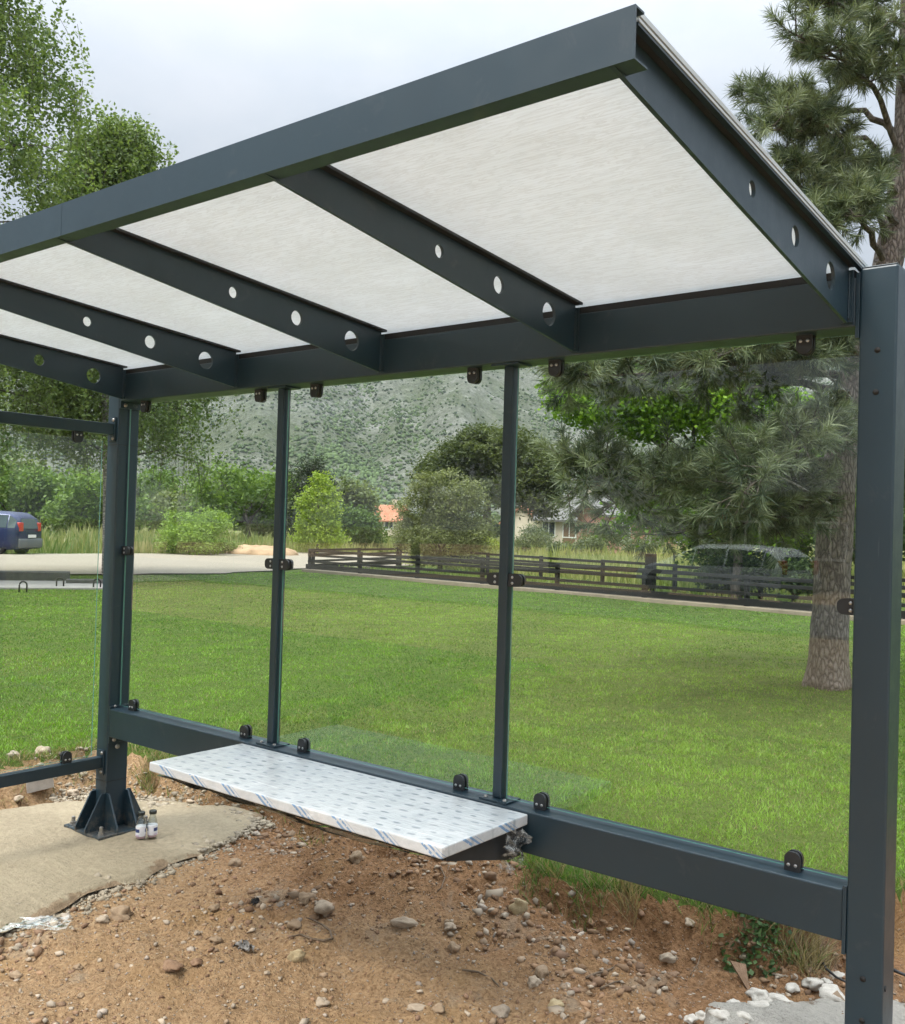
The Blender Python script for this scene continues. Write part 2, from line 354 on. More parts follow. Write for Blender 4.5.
M['white_paint'] = simple('white_paint', (.75,.75,.73), .5)
def m_roof(name, a, b, sc=3.2):
    t = NT(name); v = t.coord(); sp = t.n('ShaderNodeSeparateXYZ'); t.l(v, sp.inputs[0])
    w = t.math('FRACT', t.math('MULTIPLY', sp.outputs[2], sc)); u = t.math('SINE', t.math('MULTIPLY', sp.outputs[0], 24.0))
    n = t.noise(1.2, 5, .65, v); c = t.ramp(n, [(.3, a), (.7, b)])
    c = t.mix(t.ramp(w, [(.02,(.75,.75,.75)), (.14,(0,0,0))]), c, tuple(x*.35 for x in a))
    t.principled(c, .85, 0, t.bump(t.math('ADD', w, t.math('MULTIPLY', u, .3)), .6, .05)); return t.m
M['roof_red'] = m_roof('terracotta_tiles', (.36,.13,.065), (.52,.24,.14)); M['roof_grey'] = m_roof('grey_tiles', (.13,.125,.12), (.22,.21,.20))
M['wall_cream'] = simple('cream_render', (.58,.50,.40), .9, 0, 1.5, .08); M['wall_pink'] = simple('pink_render', (.52,.27,.21), .9, 0, 1.5, .1); M['wall_brown'] = simple('brown_render', (.14,.11,.085), .9, 0, 1.5, .1); M['wall_white'] = simple('white_render', (.66,.64,.60), .9, 0, 1.5, .06)
M['house_glass'] = simple('house_window_glass', (.05,.06,.07), .12)
M['wood_door'] = simple('brown_door', (.16,.09,.05), .6)
M['car_blue'] = simple('blue_car_paint', (.018,.028,.085), .22, .25); M['car_grey'] = simple('grey_car_paint', (.74,.76,.77), .3, .0)
M['car_glass'] = simple('car_glass', (.05,.075,.08), .06); M['bumper'] = simple('grey_bumper', (.10,.11,.125), .5)
M['red_lamp'] = simple('red_lamp', (.42,.025,.02), .15); M['plate'] = simple('number_plate', (.7,.7,.68), .5); M['rim'] = simple('alloy_rim', (.52,.53,.55), .35, .7)
def m_label():
    t = NT('bottle_label'); v = t.coord(); sp = t.n('ShaderNodeSeparateXYZ'); t.l(v, sp.inputs[0])
    c = t.ramp(t.math('MULTIPLY', sp.outputs[2], 10.0), [(.08,(.72,.70,.74)), (.22,(.55,.40,.55)), (.27,(.70,.70,.73)), (.36,(.72,.72,.74)), (.38,(.03,.05,.16)), (.54,(.03,.05,.16)), (.56,(.72,.72,.74))])
    t.t.nodes[-1]
    a = t.math('SINE', t.math('ADD', t.math('MULTIPLY', sp.outputs[0], 90.0), .8)); c = t.mix(t.math('GREATER_THAN', a, .35), c, (.74,.73,.76))
    t.principled(c, .4); return t.m
M['label'] = m_label(); M['cap'] = simple('bottle_cap', (.045,.05,.045), .35, .6); M['pink'] = simple('pink_yogurt_residue', (.55,.30,.36), .4)

# ------------------------------------------------------------------ ground levels
EX = [-30, -1.2, -.5, 0, .4, .8, 1.2, 2.2, 2.7, 3.05, 3.35, 3.55, 3.8, 4.4, 7, 60]
EY = [.55, .60, .66, .80, .95, .80, .68, .68, .70, .80, .98, 1.30, 1.95, 2.5, 2.8, 3.2]
def S_raw(x, y):
    e = np.interp(x, EX, EY)
    return np.maximum(y - e, -1.02 - x)
def S(x, y):
    w = fbm(x*2.4+5, y*2.4, 4)*.20 + vnoise(x*13, y*13)*.05
    return np.minimum(S_raw(x, y) + w, (y + 6.0))
LAWN_Z = .20
def H(x, y):
    x = np.asarray(x, float); y = np.asarray(y, float)
    s = S(x, y)
    near = np.exp(-(((x-1.5)/7)**2 + (y/6)**2))
    d = -.065 + .055*sstep(-1.2, .55, y)*sstep(.7, 1.4, x) + .13*np.exp(-((x-2.0)**2/.9 + (y-.45)**2/.07))
    d = d + (fbm(x*1.3, y*1.3, 3)*.05 + fbm(x*6+3, y*6, 4)*.045 + fbm(x*22, y*22+7, 3)*.020 + (np.abs(vnoise(x*34, y*34)) + np.abs(vnoise(x*61+9, y*61))*.6)*-.012)*np.maximum(near, .1)
    d = np.where(x < 1.1, d*(.3+.7*sstep(.6,1.1,x)) - .012*(1-sstep(.6,1.1,x)), d)
    rough = np.exp(-((s+.12)/.16)**2)*near
    d = d + rough*(fbm(x*7, y*7+4, 4)*.10)
    l = LAWN_Z + fbm(x*.25, y*.25, 3)*.05 + fbm(x*2.2, y*2.2, 3)*.012
    t = sstep(-.17, .015, s)
    return d*(1-t) + l*t
def hz(x, y): return float(H(np.array([x]), np.array([y]))[0])
def on_ground(px, py):
    t = np.arange(2.2, 40, .012); v = ray(px, py); X_ = CAM[None]+v[None]*t[:,None]; g = H(X_[:,0], X_[:,1])
    k = int(np.argmax(X_[:,2] <= g)); p = X_[k].copy(); p[2] = g[k]; return p
def axis(*segs):
    out = []
    for a, b, st in segs: out += list(np.arange(a, b-1e-9, st))
    return np.array(out + [segs[-1][1]])
gx_ = axis((-60,-20,2.0), (-20,-4,.5), (-4,-1.6,.12), (-1.6,.6,.03), (.6,4.2,.016), (4.2,4.6,.03), (4.6,7,.15), (7,20,1), (20,80,6))
gy_ = axis((-80,-8,4), (-8,-2,.5), (-2,-1.4,.08), (-1.4,1.15,.016), (1.15,2.4,.03), (2.4,5,.12), (5,30,.5), (30,60,2))
XX, YY = np.meshgrid(gx_, gy_, indexing='ij'); ZZ = H(XX, YY)
nx, ny = XX.shape
V = np.stack([XX, YY, ZZ], -1).reshape(-1, 3)
I = np.arange(nx*ny).reshape(nx, ny)
Q = np.stack([I[:-1,:-1], I[1:,:-1], I[1:,1:], I[:-1,1:]], -1).reshape(-1, 4)
cxy = V[Q].mean(1); msk = S(cxy[:,0], cxy[:,1]) > -.02
def sub_mesh(name, faces, mat):
    u, inv = np.unique(faces.ravel(), return_inverse=True)
    return np_mesh(name, V[u], inv.reshape(-1, 4), mat, smooth=True)
tag(sub_mesh('lawn', Q[msk], M['lawn']), kind='structure')
tag(sub_mesh('dirt_ground', Q[~msk], M['dirt']), kind='structure')
# far land, one sheet to the horizon just below the near sheets
gxx = axis((-3000,-200,140), (-200,-60,10), (-60,60,6), (60,600,30)); gyy = axis((-600,-80,30), (-80,120,8), (120,400,20), (400,3000,130))
FX, FY = np.meshgrid(gxx, gyy, indexing='ij')
inside = (FX > -58) & (FX < 78) & (FY > -78) & (FY < 58)
FZ = np.where(inside, -.7, .13 + fbm(FX*.02, FY*.02, 3)*.3)
n1, n2 = FX.shape; I2 = np.arange(n1*n2).reshape(n1, n2)
Q2 = np.stack([I2[:-1,:-1], I2[1:,:-1], I2[1:,1:], I2[:-1,1:]], -1).reshape(-1, 4)
tag(np_mesh('field', np.stack([FX,FY,FZ],-1).reshape(-1,3), Q2, M['field'], smooth=True), kind='structure')

def strip(name, left, right, z, mat, n=60, dz=0.0):
    """a ground strip between two plan polylines, draped a little above the land"""
    L_ = np.array(left, float); R_ = np.array(right, float)
    def res(P_):
        d = np.r_[0, np.cumsum(np.hypot(*np.diff(P_, axis=0).T))]; t = np.linspace(0, d[-1], n)
        return np.stack([np.interp(t, d, P_[:,0]), np.interp(t, d, P_[:,1])], -1)
    A, B = res(L_), res(R_); m = 14; Vs = []
    for i in range(n):
        for k in range(m):
            p = A[i] + (B[i]-A[i])*k/(m-1)
            if k in (0, m-1): p = p + NPR.randn(2)*.18
            Vs.append((p[0], p[1], (hz(p[0], p[1]) if abs(p[0]) < 57 and -78 < p[1] < 57 else .2) + z))
    J = np.arange(n*m).reshape(n, m); q = np.stack([J[:-1,:-1], J[1:,:-1], J[1:,1:], J[:-1,1:]], -1).reshape(-1, 4)
    return np_mesh(name, Vs, q, mat, smooth=True)
tag(strip('gravel_road', [(-17.9,-60),(-17.9,8.4),(-17.0,14),(-18.6,19.5),(-20.5,56)], [(-31.5,-60),(-30.2,12),(-30.5,24),(-31,30),(-29.5,56)], .035, M['gravel'], 120), kind='structure')
tag(strip('asphalt_road', [(-55,-14),(60,-14)], [(-55,-21.6),(60,-21.6)], .05, M['asphalt'], 80), kind='structure')

# concrete footings: poured lumps with ragged rims
def footing(name, poly, top, mat, amp, seed, drop=.09, n=160, rings=34):
    P_ = np.array(poly, float); c = P_.mean(0); P2 = np.vstack([P_, P_[:1]])
    d = np.r_[0, np.cumsum(np.hypot(*np.diff(P2, axis=0).T))]; t = np.linspace(0, d[-1], n, endpoint=False)
    B = np.stack([np.interp(t, d, P2[:,0]), np.interp(t, d, P2[:,1])], -1)
    for _ in range(3): B = (B + np.roll(B,1,0) + np.roll(B,-1,0))/3
    B = B + (c-B)/np.linalg.norm(c-B, axis=1)[:,None]*(fbm(B[:,0]*4+seed, B[:,1]*4, 5)*.075)[:,None]
    Vs = [(c[0], c[1], top)]; 
    for k in range(1, rings+1):
        f = (k/rings)**.7; p = c + (B-c)*f
        z = top + fbm(p[:,0]*4+seed, p[:,1]*4, 4)*amp + fbm(p[:,0]*22, p[:,1]*22+seed, 4)*amp*(.35 if amp < .05 else .9) - drop*sstep(.90, 1.0, np.full(n, f))**2
        Vs += [tuple(x) for x in np.column_stack([p, z])]
    bm = bmesh.new(); vs = [bm.verts.new(v) for v in Vs]
    for i in range(n): bm.faces.new((vs[0], vs[1+i], vs[1+(i+1)%n]))
    for k in range(rings-1):
        for i in range(n):
            a = 1+k*n; b = a+n; bm.faces.new((vs[a+i], vs[b+i], vs[b+(i+1)%n], vs[a+(i+1)%n]))
    o = obj(name, bm, mat, None, True); at_ = o.data.attributes.new('rim', 'FLOAT', 'POINT'); rv = np.r_[0.0, np.repeat((np.arange(1, rings+1)/rings)**.7, n)].astype(np.float32); at_.data.foreach_set('value', rv)
    return tag(o, kind='structure')
footing('concrete_footing', [(.78,-1.15),(.76,-.75),(.70,-.45),(.66,-.17),(.62,.2),(.50,.60),(.33,.84),(.1,.84),(-.1,.76),(-.37,.56),(-.71,.2),(-.85,-.2),(-.95,-.9),(-.6,-1.7),(.3,-1.9),(.7,-1.6)], 0.0, M['pad'], .016, 3, .022)
footing('concrete_footing', [(3.22,.42),(3.38,.50),(3.50,.66),(3.60,.86),(3.85,.95),(4.3,.9),(4.5,.4),(4.5,-.3),(4.1,-.6),(3.7,-.45),(3.3,.05)], .010, M['crust'], .045, 9, .07)

# ------------------------------------------------------------------ THE SHELTER
L, W, D = 3.823, .104, .1265
ZLT, ZLB, ZRB, ZRT = .6615, .5096, 2.320, 2.4672
YG = .064
sh = empty('bus_shelter', (0,0,0))
tag(sh, 'anthracite grey steel bus shelter with white translucent roof and clear glass back wall', 'bus shelter')
def bolt(parent, p, axis='y', r=.008, h=.006, mat='galv'):
    bm = bmesh.new(); lathe(bm, [(r*1.25, 0), (r*1.25, h*.25), (r, h*.3), (r, h*.9), (r*.6, h)], seg=10)
    Mx = {'y': Matrix.Rotation(R(90), 4, 'X'), '+x': Matrix.Rotation(R(90), 4, 'Y'), 'z': Matrix.Identity(4)}[axis]
    for v in bm.verts: v.co = Mx @ v.co + Vector(p)
    return obj('bolt', bm, M[mat], parent, True)
def ring_box(bm, x0, x1, y0, y1, z0, z1):
    box(bm, x0, x1, y0, y1, z0, z1, .005)
def post(x0, ztop, holes):
    bm = bmesh.new(); box(bm, x0, x0+W, 0, D, .012, ztop, .006)
    p = obj('post', bm, M['coat'], sh, False)
    cx, cy = x0+W/2, D/2
    bp = obj('base_plate', newbox(cx-.17, cx+.17, cy-.17, cy+.17, 0.0, .016, .002), M['coat'], p)
    for xe in (x0+.005, x0+W-.005):
        for sgn, y0 in ((-1, 0), (1, D)):
            bm = bmesh.new(); prism(bm, [(y0-sgn*-.0, .016), (y0+sgn*.115, .016), (y0+sgn*.115, .035), (y0+sgn*.025, .205), (y0, .205)], 'x', xe-.005, xe+.005); obj('gusset', bm, M['coat'], p)
    for ye in (.005, D-.005):
        for sgn, xx in ((-1, x0), (1, x0+W)):
            bm = bmesh.new(); prism(bm, [(xx, .016), (xx+sgn*.115, .016), (xx+sgn*.115, .035), (xx+sgn*.025, .205), (xx, .205)], 'y', ye-.005, ye+.005); obj('gusset', bm, M['coat'], p)
    for sx in (-1, 1):
        for sy in (-1, 1):
            bm = bmesh.new(); q = (cx+sx*.135, cy+sy*.135, .016)
            lathe(bm, [(.022,0), (.022,.004), (.015,.0045), (.015,.017), (.010,.018), (.010,.042), (.007,.045)], q, 6); obj('anchor_bolt', bm, M['galv'] if (sx, sy) != (-1, 1) else M['black_plastic'], p)
    for hx, hy, hzv in holes:
        bm = bmesh.new(); lathe(bm, [(.0085, 0), (.0085, .0015), (.006, .0018), (.006, .0022)], seg=14)
        Mx = Matrix.Rotation(R(90), 4, 'X') if hy is None else Matrix.Rotation(R(90), 4, 'Y')
        for v in bm.verts: v.co = Mx @ v.co + Vector((hx, -.0002, hzv) if hy is None else (hx, hy, hzv))
        obj('bolt_hole', bm, M['black'], p, True)
    return p
pL = post(-W, 2.462, [])
pR = post(L, 2.491, [(L+.052, None, 2.244), (L+.050, None, 2.121), (L+.050, None, .420), (L+.050, None, .300), (L+W+.0002, .026, .400)])
for x0 in (-W, L):                                          # plastic top caps of the posts
    zt = 2.462 if x0 < 0 else 2.491
    obj('post_cap', newbox(x0+.003, x0+W-.003, .003, D-.003, zt, zt+.004, .0015), M['coat'], sh)
# clamp sleeves seen as fine joints on the left post
obj('sleeve', newbox(-W-.002, .002, -.002, D+.002, 2.085, 2.088), M['coat_dark'], pL)
obj('sleeve', newbox(-W-.002, .002, -.002, D+.002, .265, .268), M['coat_dark'], pL)
def beam(name, z0, z1, exz):
    b = obj(name, newbox(.012, L-.012, 0, D, z0, z1, .005), M['coat'], sh)
    for xa in (.0005, L-.0115):
        obj('end_flange', newbox(xa, xa+.011, -.002 if xa > 1 else .001, D+.002, z0-.035, z1+.012, .001), M['coat'], b)
    for xa, ax in ((.0125, 1),):
        bolt(b, (xa, .030, z0-.018), '+x', .009, .009); bolt(b, (xa, .030, z1+.004 + .006), '+x', .006, .006)
    return b
lb = beam('lower_beam', ZLB, ZLT, 0)
rb = beam('rear_beam', ZRB, ZRT, 0)
obj('roof_seal', newbox(.02, L-.02, .008, D-.005, ZRT+.0005, ZRT+.0245), M['seal'], rb)
bolt(lb, (.0125, .052, .452), '+x', .011, .008)
# --- mullions
def clamp_bm(w=.046, h=.058, th=.034):
    pts = [(-w/2, 0), (w/2, 0), (w/2, h*.62)]
    for k in range(1, 6):
        a = math.pi/2*k/6; pts.append((w/2-h*.30+h*.30*math.cos(a), h*.62+h*.38*math.sin(a)))
    for k in range(0, 6):
        a = math.pi/2+math.pi/2*k/6; pts.append((-w/2+h*.30+h*.30*math.cos(a), h*.62+h*.38*math.sin(a)))
    pts.append((-w/2, h*.62))
    bm = bmesh.new(); prism(bm, pts, 'y', -th/2, -.0045); prism(bm, pts, 'y', .0045, th/2); box(bm, -w/2+.002, w/2-.002, -.0048, .0048, .0, .010); bevel_all(bm, .0015, 1, 1.0); return bm
def clamp(x, y, z, rot, parent, axis='y'):
    """small D-shaped glass clamp with two bolt heads; rot turns it about the pane's normal"""
    bm = clamp_bm(); Mx = Matrix.Translation((x, y, z)) @ (Matrix.Rotation(R(90), 4, 'Z') if axis == 'x' else Matrix.Identity(4)) @ Matrix.Rotation(rot, 4, 'Y')
    for v in bm.verts: v.co = Mx @ v.co
    c = obj('glass_clamp', bm, M['black_plastic'], parent)
    for dx in (-.011, .011):
        bm = bmesh.new(); lathe(bm, [(.0055, 0), (.0055, .002), (.0035, .0032)], seg=10)
        Mb = Mx @ Matrix.Translation((dx, -.017, .019)) @ Matrix.Rotation(R(90), 4, 'X')
        for v in bm.verts: v.co = Mb @ v.co
        obj('bolt', bm, M['steel'], c, True)
    return c
MX = (1.2285, 2.515); MW = .0405
for mx in MX:
    m = obj('mullion', newbox(mx, mx+MW, .041, .087, ZLT+.008, ZRB-.008, .004), M['coat'], sh)
    for z0, z1 in ((ZLT+.0005, ZLT+.008), (ZRB-.008, ZRB-.0005)):
        obj('foot_plate', newbox(mx-.040, mx+MW+.046, .010, .106, z0, z1, .001), M['coat'], m)
    for zz in (ZLT+.008,):
        for xx in (mx-.022, mx+MW+.024): bolt(m, (xx, .030, zz), 'z', .007, .007)
for x in (1.081, 1.463, 2.356, 2.735, 3.647): clamp(x, YG, ZRB, math.pi, sh)
clamp(.150, YG, ZRB, math.pi, sh)
for x in (.135, 1.054, 1.453, 2.346, 2.723, 3.647): clamp(x, YG, ZLT, 0, sh)
for mx in MX:
    clamp(mx-.001, YG, 1.497, -math.pi/2, sh); clamp(mx+MW+.001, YG, 1.497, math.pi/2, sh)
clamp(.001, YG, 1.513, math.pi/2, sh); clamp(L-.001, YG, 1.487, -math.pi/2, sh)
# --- glass
def pane(x0, x1, y0, y1, z0, z1):
    bm = bmesh.new(); box(bm, x0, x1, y0, y1, z0, z1); bmesh.ops.recalc_face_normals(bm, faces=bm.faces)
    big = max(f.calc_area() for f in bm.faces)
    for f in bm.faces: f.material_index = 0 if f.calc_area() > .9*big else 1
    return obj('glass_pane', bm, [M['glass'], M['glass_edge']], sh)
for x0, x1 in ((.010, MX[0]-.010), (MX[0]+MW+.010, MX[1]-.010), (MX[1]+MW+.010, L-.012)):
    pane(x0, x1, YG-.004, YG+.004, ZLT+.011, ZRB-.012)
# --- side wing at the left post
wx = -.052
for z0, z1 in ((2.140, 2.200), (.337, .397)):
    b = obj('wing_rail', newbox(wx-.024, wx+.024, -.86, -.010, z0, z1, .003), M['coat'], sh)
    obj('end_flange', newbox(wx-.034, wx+.034, -.0098, -.0012, z0-.035, z1+.035, .001), M['coat'], b)
    for zz in (z0-.020, z1+.020): bolt(b, (wx+.018, -.0100, zz), 'y', .008, .007, 'galv')
    up = z0 < 1
    for yy in (-.208, -.66): clamp(wx, yy, z1 if up else z0, 0 if up else math.pi, b if False else sh, 'x')
pane(wx-.004, wx+.004, -.735, -.062, .410, 2.105)
# --- roof
SL = .0740
def zt(y): return 2.4970 - SL*y
RX = [3.7871 - .938*k for k in range(5)]
HOL = [(-.784, .020, 2.500), (-.481, .028, 2.467), (-.182, .040, 2.432)]
for k, rx in enumerate(RX):
    bm = bmesh.new(); Y0, Y1 = -1.4495, -.0085
    def zb(y): return 2.3294 + (2.5211-2.3294)*(y/-1.4417)
    cuts = [Y0, -.93, -.63, -.63, -.33, -.33, -.02, Y1]
    T = .005
    def hole_seg(ya, yb, hy, r, zc):
        n = 40; inn = {-1: [], 1: []}; out = {-1: [], 1: []}
        angs = [2*math.pi*i/n for i in range(n)]
        for c_ in ((ya, zb(ya)), (yb, zb(yb)), (yb, zt(yb)), (ya, zt(ya))): angs.append(math.atan2(c_[1]-zc, c_[0]-hy) % (2*math.pi))
        angs = sorted(set(round(a, 6) for a in angs))
        for a in angs:
            ca, sa = math.cos(a), math.sin(a); ts = []
            if ca > 1e-9: ts.append((yb-hy)/ca)
            if ca < -1e-9: ts.append((ya-hy)/ca)
            for g in (zb, zt):       # edge line z = g0 + s*y
                s_ = g(1.0)-g(0.0); den = sa - s_*ca; num = g(hy)-zc
                if abs(den) > 1e-9 and num/den > 0: ts.append(num/den)
            tt = min(t_ for t_ in ts if t_ > 0)
            for sg in (-1, 1):
                inn[sg].append(bm.verts.new((rx+sg*T, hy+r*ca, zc+r*sa))); out[sg].append(bm.verts.new((rx+sg*T, hy+tt*ca, zc+tt*sa)))
        m_ = len(angs)
        for i in range(m_):
            j = (i+1) % m_
            for sg in (-1, 1): bm.faces.new((inn[sg][i], out[sg][i], out[sg][j], inn[sg][j]))
            bm.faces.new((inn[-1][i], inn[-1][j], inn[1][j], inn[1][i]))
            p, q = out[1][i].co, out[1][j].co
            if abs(p.y-q.y) > 1e-6 and (abs(p.z-zb(p.y)) < 1e-4 and abs(q.z-zb(q.y)) < 1e-4 or abs(p.z-zt(p.y)) < 1e-4 and abs(q.z-zt(q.y)) < 1e-4):
                bm.faces.new((out[-1][i], out[1][i], out[1][j], out[-1][j]))
    prism(bm, [(Y0, zb(Y0)), (-.93, zb(-.93)), (-.93, zt(-.93)), (Y0, zt(Y0))], 'x', rx-T, rx+T)
    hole_seg(-.93, -.63, *HOL[0]); hole_seg(-.63, -.33, *HOL[1]); hole_seg(-.33, -.02, *HOL[2])
    prism(bm, [(-.02, zb(-.02)), (Y1, zb(Y1)), (Y1, zt(Y1)), (-.02, zt(-.02))], 'x', rx-T, rx+T)
    rf = obj('rafter', bm, M['coat'], sh)
    obj('weld_plate', newbox(rx-.018 if k else rx-.016, rx+.018, -.0083, -.0006, 2.332, 2.488, .001), M['coat'], rf)
    bm = bmesh.new(); wv = []                                  # weld bead
    tube(bm, [(rx+T+.002+rnd.uniform(-.0006,.0006), -.0105, 2.340+.140*i/30) for i in range(31)], [.0028+.0009*math.sin(i*2.4) for i in range(31)], 6); obj('weld_bead', bm, M['coat'], rf, True)
    bm = bmesh.new(); wl, wr = (.030, .030) if k else (.022, .0185)
    prism(bm, [(-1.4485, zt(-1.4485)+.0004), (-.0005, zt(0)+.0004), (-.0005, zt(0)+.0082), (-1.4485, zt(-1.4485)+.0082)], 'x', rx-wl, rx+wr); obj('cap_strip', bm, M['coat_dark'], rf)
for k in range(4):
    x1, x0 = RX[k]-.002, RX[k+1]+.002
    if k == 0: x1 = RX[0]+.018
    if k == 3: x0 = RX[4]-.08
    if k: x1 = RX[k]-.0015
    bm = bmesh.new(); ya, yb = -1.416, .112; n = 2
    prism(bm, [(ya, zt(ya)+.0085), (yb, zt(yb)+.0085), (yb, zt(yb)+.0245), (ya, zt(ya)+.0245)], 'x', x0, min(x1, 3.8058))
    obj('roof_panel', bm, M['panel'], sh)
bm = bmesh.new()
bg_ = bmesh.new()
prism(bg_, [(-1.4175, zt(-1.4175)+.0004), (.11, zt(.11)+.0004), (.11, zt(.11)+.0068), (-1.4175, zt(-1.4175)+.0068)], 'x', 3.8062, 3.8200)
for za, zb2, xo, xi in ((.0070, .0130, 3.8215, 3.8062), (.0131, .0170, 3.816, 3.8062), (.0171, .0270, 3.8225, 3.8062)):
    prism(bm, [(-1.4175, zt(-1.4175)+za), (.11, zt(.11)+za), (.11, zt(.11)+zb2), (-1.4175, zt(-1.4175)+zb2)], 'x', xi, xo)
tr = obj('edge_trim', bm, M['alu'], sh); obj('gasket', bg_, M['coat'], tr)
FT, FB, FY = 2.6196, 2.5226, -1.455
for x0, x1 in ((-.11, 1.9472), (1.9490, 3.8334)):
    bm = bmesh.new()
    prism(bm, [(FY, FB), (FY+.051, FB), (FY+.051, FB+.004), (FY+.0045, FB+.004), (FY+.0045, FT-.004), (FY+.034, FT-.004), (FY+.034, FT), (FY, FT)], 'x', x0, x1)
    bevel_all(bm, .0012, 1, .8); obj('fascia', bm, M['coat'], sh)
# --- the film-wrapped seat
bn = obj('bench_seat', newbox(1.108, 2.708, -.5042, -.0015, .6150, .6543, .005), M['film'], sh)
for bx in (1.30, 1.90, 2.672):
    bm = bmesh.new(); prism(bm, [(-.44, .6145), (-.0008, .6145), (-.0008, .498), (-.07, .498), (-.44, .588)], 'x', bx-.005, bx+.005); obj('bracket', bm, M['coat_dark'], bn)
for bx0, bx1 in ((1.14, 2.67),):
    bm = bmesh.new(); box(bm, bx0, bx1, -.45, -.42, .588, .6145, .002); obj('bracket', bm, M['coat_dark'], bn)
def crumple(name, o, u, v, nu, nv, amp, mat, parent, seed, sag=0.0):
    o, u, v = np.array(o), np.array(u), np.array(v); nrm = np.cross(u, v); nrm = nrm/np.linalg.norm(nrm); Vs = []
    for i in range(nu):
        for j in range(nv):
            a, b = i/(nu-1), j/(nv-1); p = o + u*a + v*b
            q = mnoise.turbulence_vector(Vector((a*4+seed, b*4, seed)), 4, False); k = amp*(1 if not parent else min(1, 2*b+.15))
            p = p + nrm*(float(q[0]))*k + np.array([q[1], q[2], 0])*k*.5 + np.array([0,0,-1])*sag*math.sin(math.pi*a)*b
            Vs.append(p)
    J = np.arange(nu*nv).reshape(nu, nv); qd = np.stack([J[:-1,:-1], J[1:,:-1], J[1:,1:], J[:-1,1:]], -1).reshape(-1, 4)
    return np_mesh(name, Vs, qd, mat, None, parent)
M['film_white'] = m_glass('loose_film', (.93,.93,.93), 2.4, .72, 26)
crumple('loose_film', (2.702,-.125,.640), (0,.10,0), (-.012,-.01,-.165), 16, 22, .055, M['film_white'], bn, 3.1)
crumple('loose_film', (1.25,-.492,.628), (1.42,0,0), (0,.13,-.060), 60, 10, .030, M['film_clear'], bn, 5.2, .02)
crumple('loose_film', (1.115,-.499,.616), (1.45,0,0), (0,.085,-.045), 60, 8, .022, M['film_clear'], bn, 15.2, .012)
crumple('loose_film', (2.66,-.44,.622), (.0,.30,0), (-.03,.0,-.055), 20, 8, .022, M['film_clear'], bn, 8.2)

# ------------------------------------------------------------------ bottles
def bottle(px, py, label, rz):
    p = on_z(px, py, .004); b = empty('glass_bottle', (p[0], p[1], .004), rz); tag(b, label, 'bottle', 'empty bottles by the post')
    bm = bmesh.new(); lathe(bm, [(.021,0), (.0245,.004), (.0255,.012), (.0255,.078), (.0235,.090), (.0165,.112), (.0155,.124), (.0165,.126), (.0155,.130)], seg=24); obj('body', bm, M['bottle_glass'], b, True)
    bm = bmesh.new(); lathe(bm, [(.0258,.016), (.0261,.018), (.0261,.066), (.0258,.068)], seg=24); obj('paper_label', bm, M['label'], b, True)
    bm = bmesh.new(); lathe(bm, [(.0185,.124), (.0195,.126), (.0195,.139), (.017,.142)], seg=24); obj('cap', bm, M['cap'], b, True)
    bm = bmesh.new(); lathe(bm, [(.021,.0035), (.0235,.006), (.0235,.016)], seg=20); obj('residue', bm, M['pink'], b, True)
bottle(140.5, 838.5, 'left one of two small glass bottles with dark caps beside the left base plate', .9)
bottle(152.2, 837.0, 'right one of two small glass bottles with dark caps, farther from the post', .2)

# ------------------------------------------------------------------ stones and litter
def stone_mesh(seed, sub=3, flat=.7, jag=.22):
    bm = bmesh.new(); bmesh.ops.create_icosphere(bm, subdivisions=sub, radius=.5)
    for v in bm.verts:
        n = v.co.normalized(); d = mnoise.noise(n*1.3+Vector((seed*7.1,0,0)))*jag*1.6 + mnoise.noise(n*3.1+Vector((0,seed*3.3,0)))*jag*.6
        c = mnoise.cell(n*1.6+Vector((seed,seed,0)))*jag*.3; v.co = n*(.5*(1+d+c)); v.co.z *= flat
    bmesh.ops.recalc_face_normals(bm, faces=bm.faces)
    me = bpy.data.meshes.new('stone'); bm.to_mesh(me); bm.free()
    for p in me.polygons: p.use_smooth = True
    return me
_sm = {}
def stone(px, py, wpx, mat, label=None, group=None, seed=0, flat=.7, asp=1.0, cat='stone', rz=None, sink=.30, name='stone'):
    key = (seed, mat, flat)
    if key not in _sm: _sm[key] = stone_mesh(seed, 3, flat, .34); _sm[key].materials.append(M[mat])
    p = on_ground(px, py); d = float((p-CAM) @ _f); s = wpx*d/F
    o = link(name, _sm[key]); o.location = (p[0], p[1], p[2] + s*flat*(.5-sink)*.75); o.rotation_euler = (rnd.uniform(-.2,.2), rnd.uniform(-.2,.2), rnd.uniform(0,6.28) if rz is None else rz); o.scale = (s, s*asp, s)
    return tag(o, label, cat, group)
ST = 'stones lying on the dug earth'
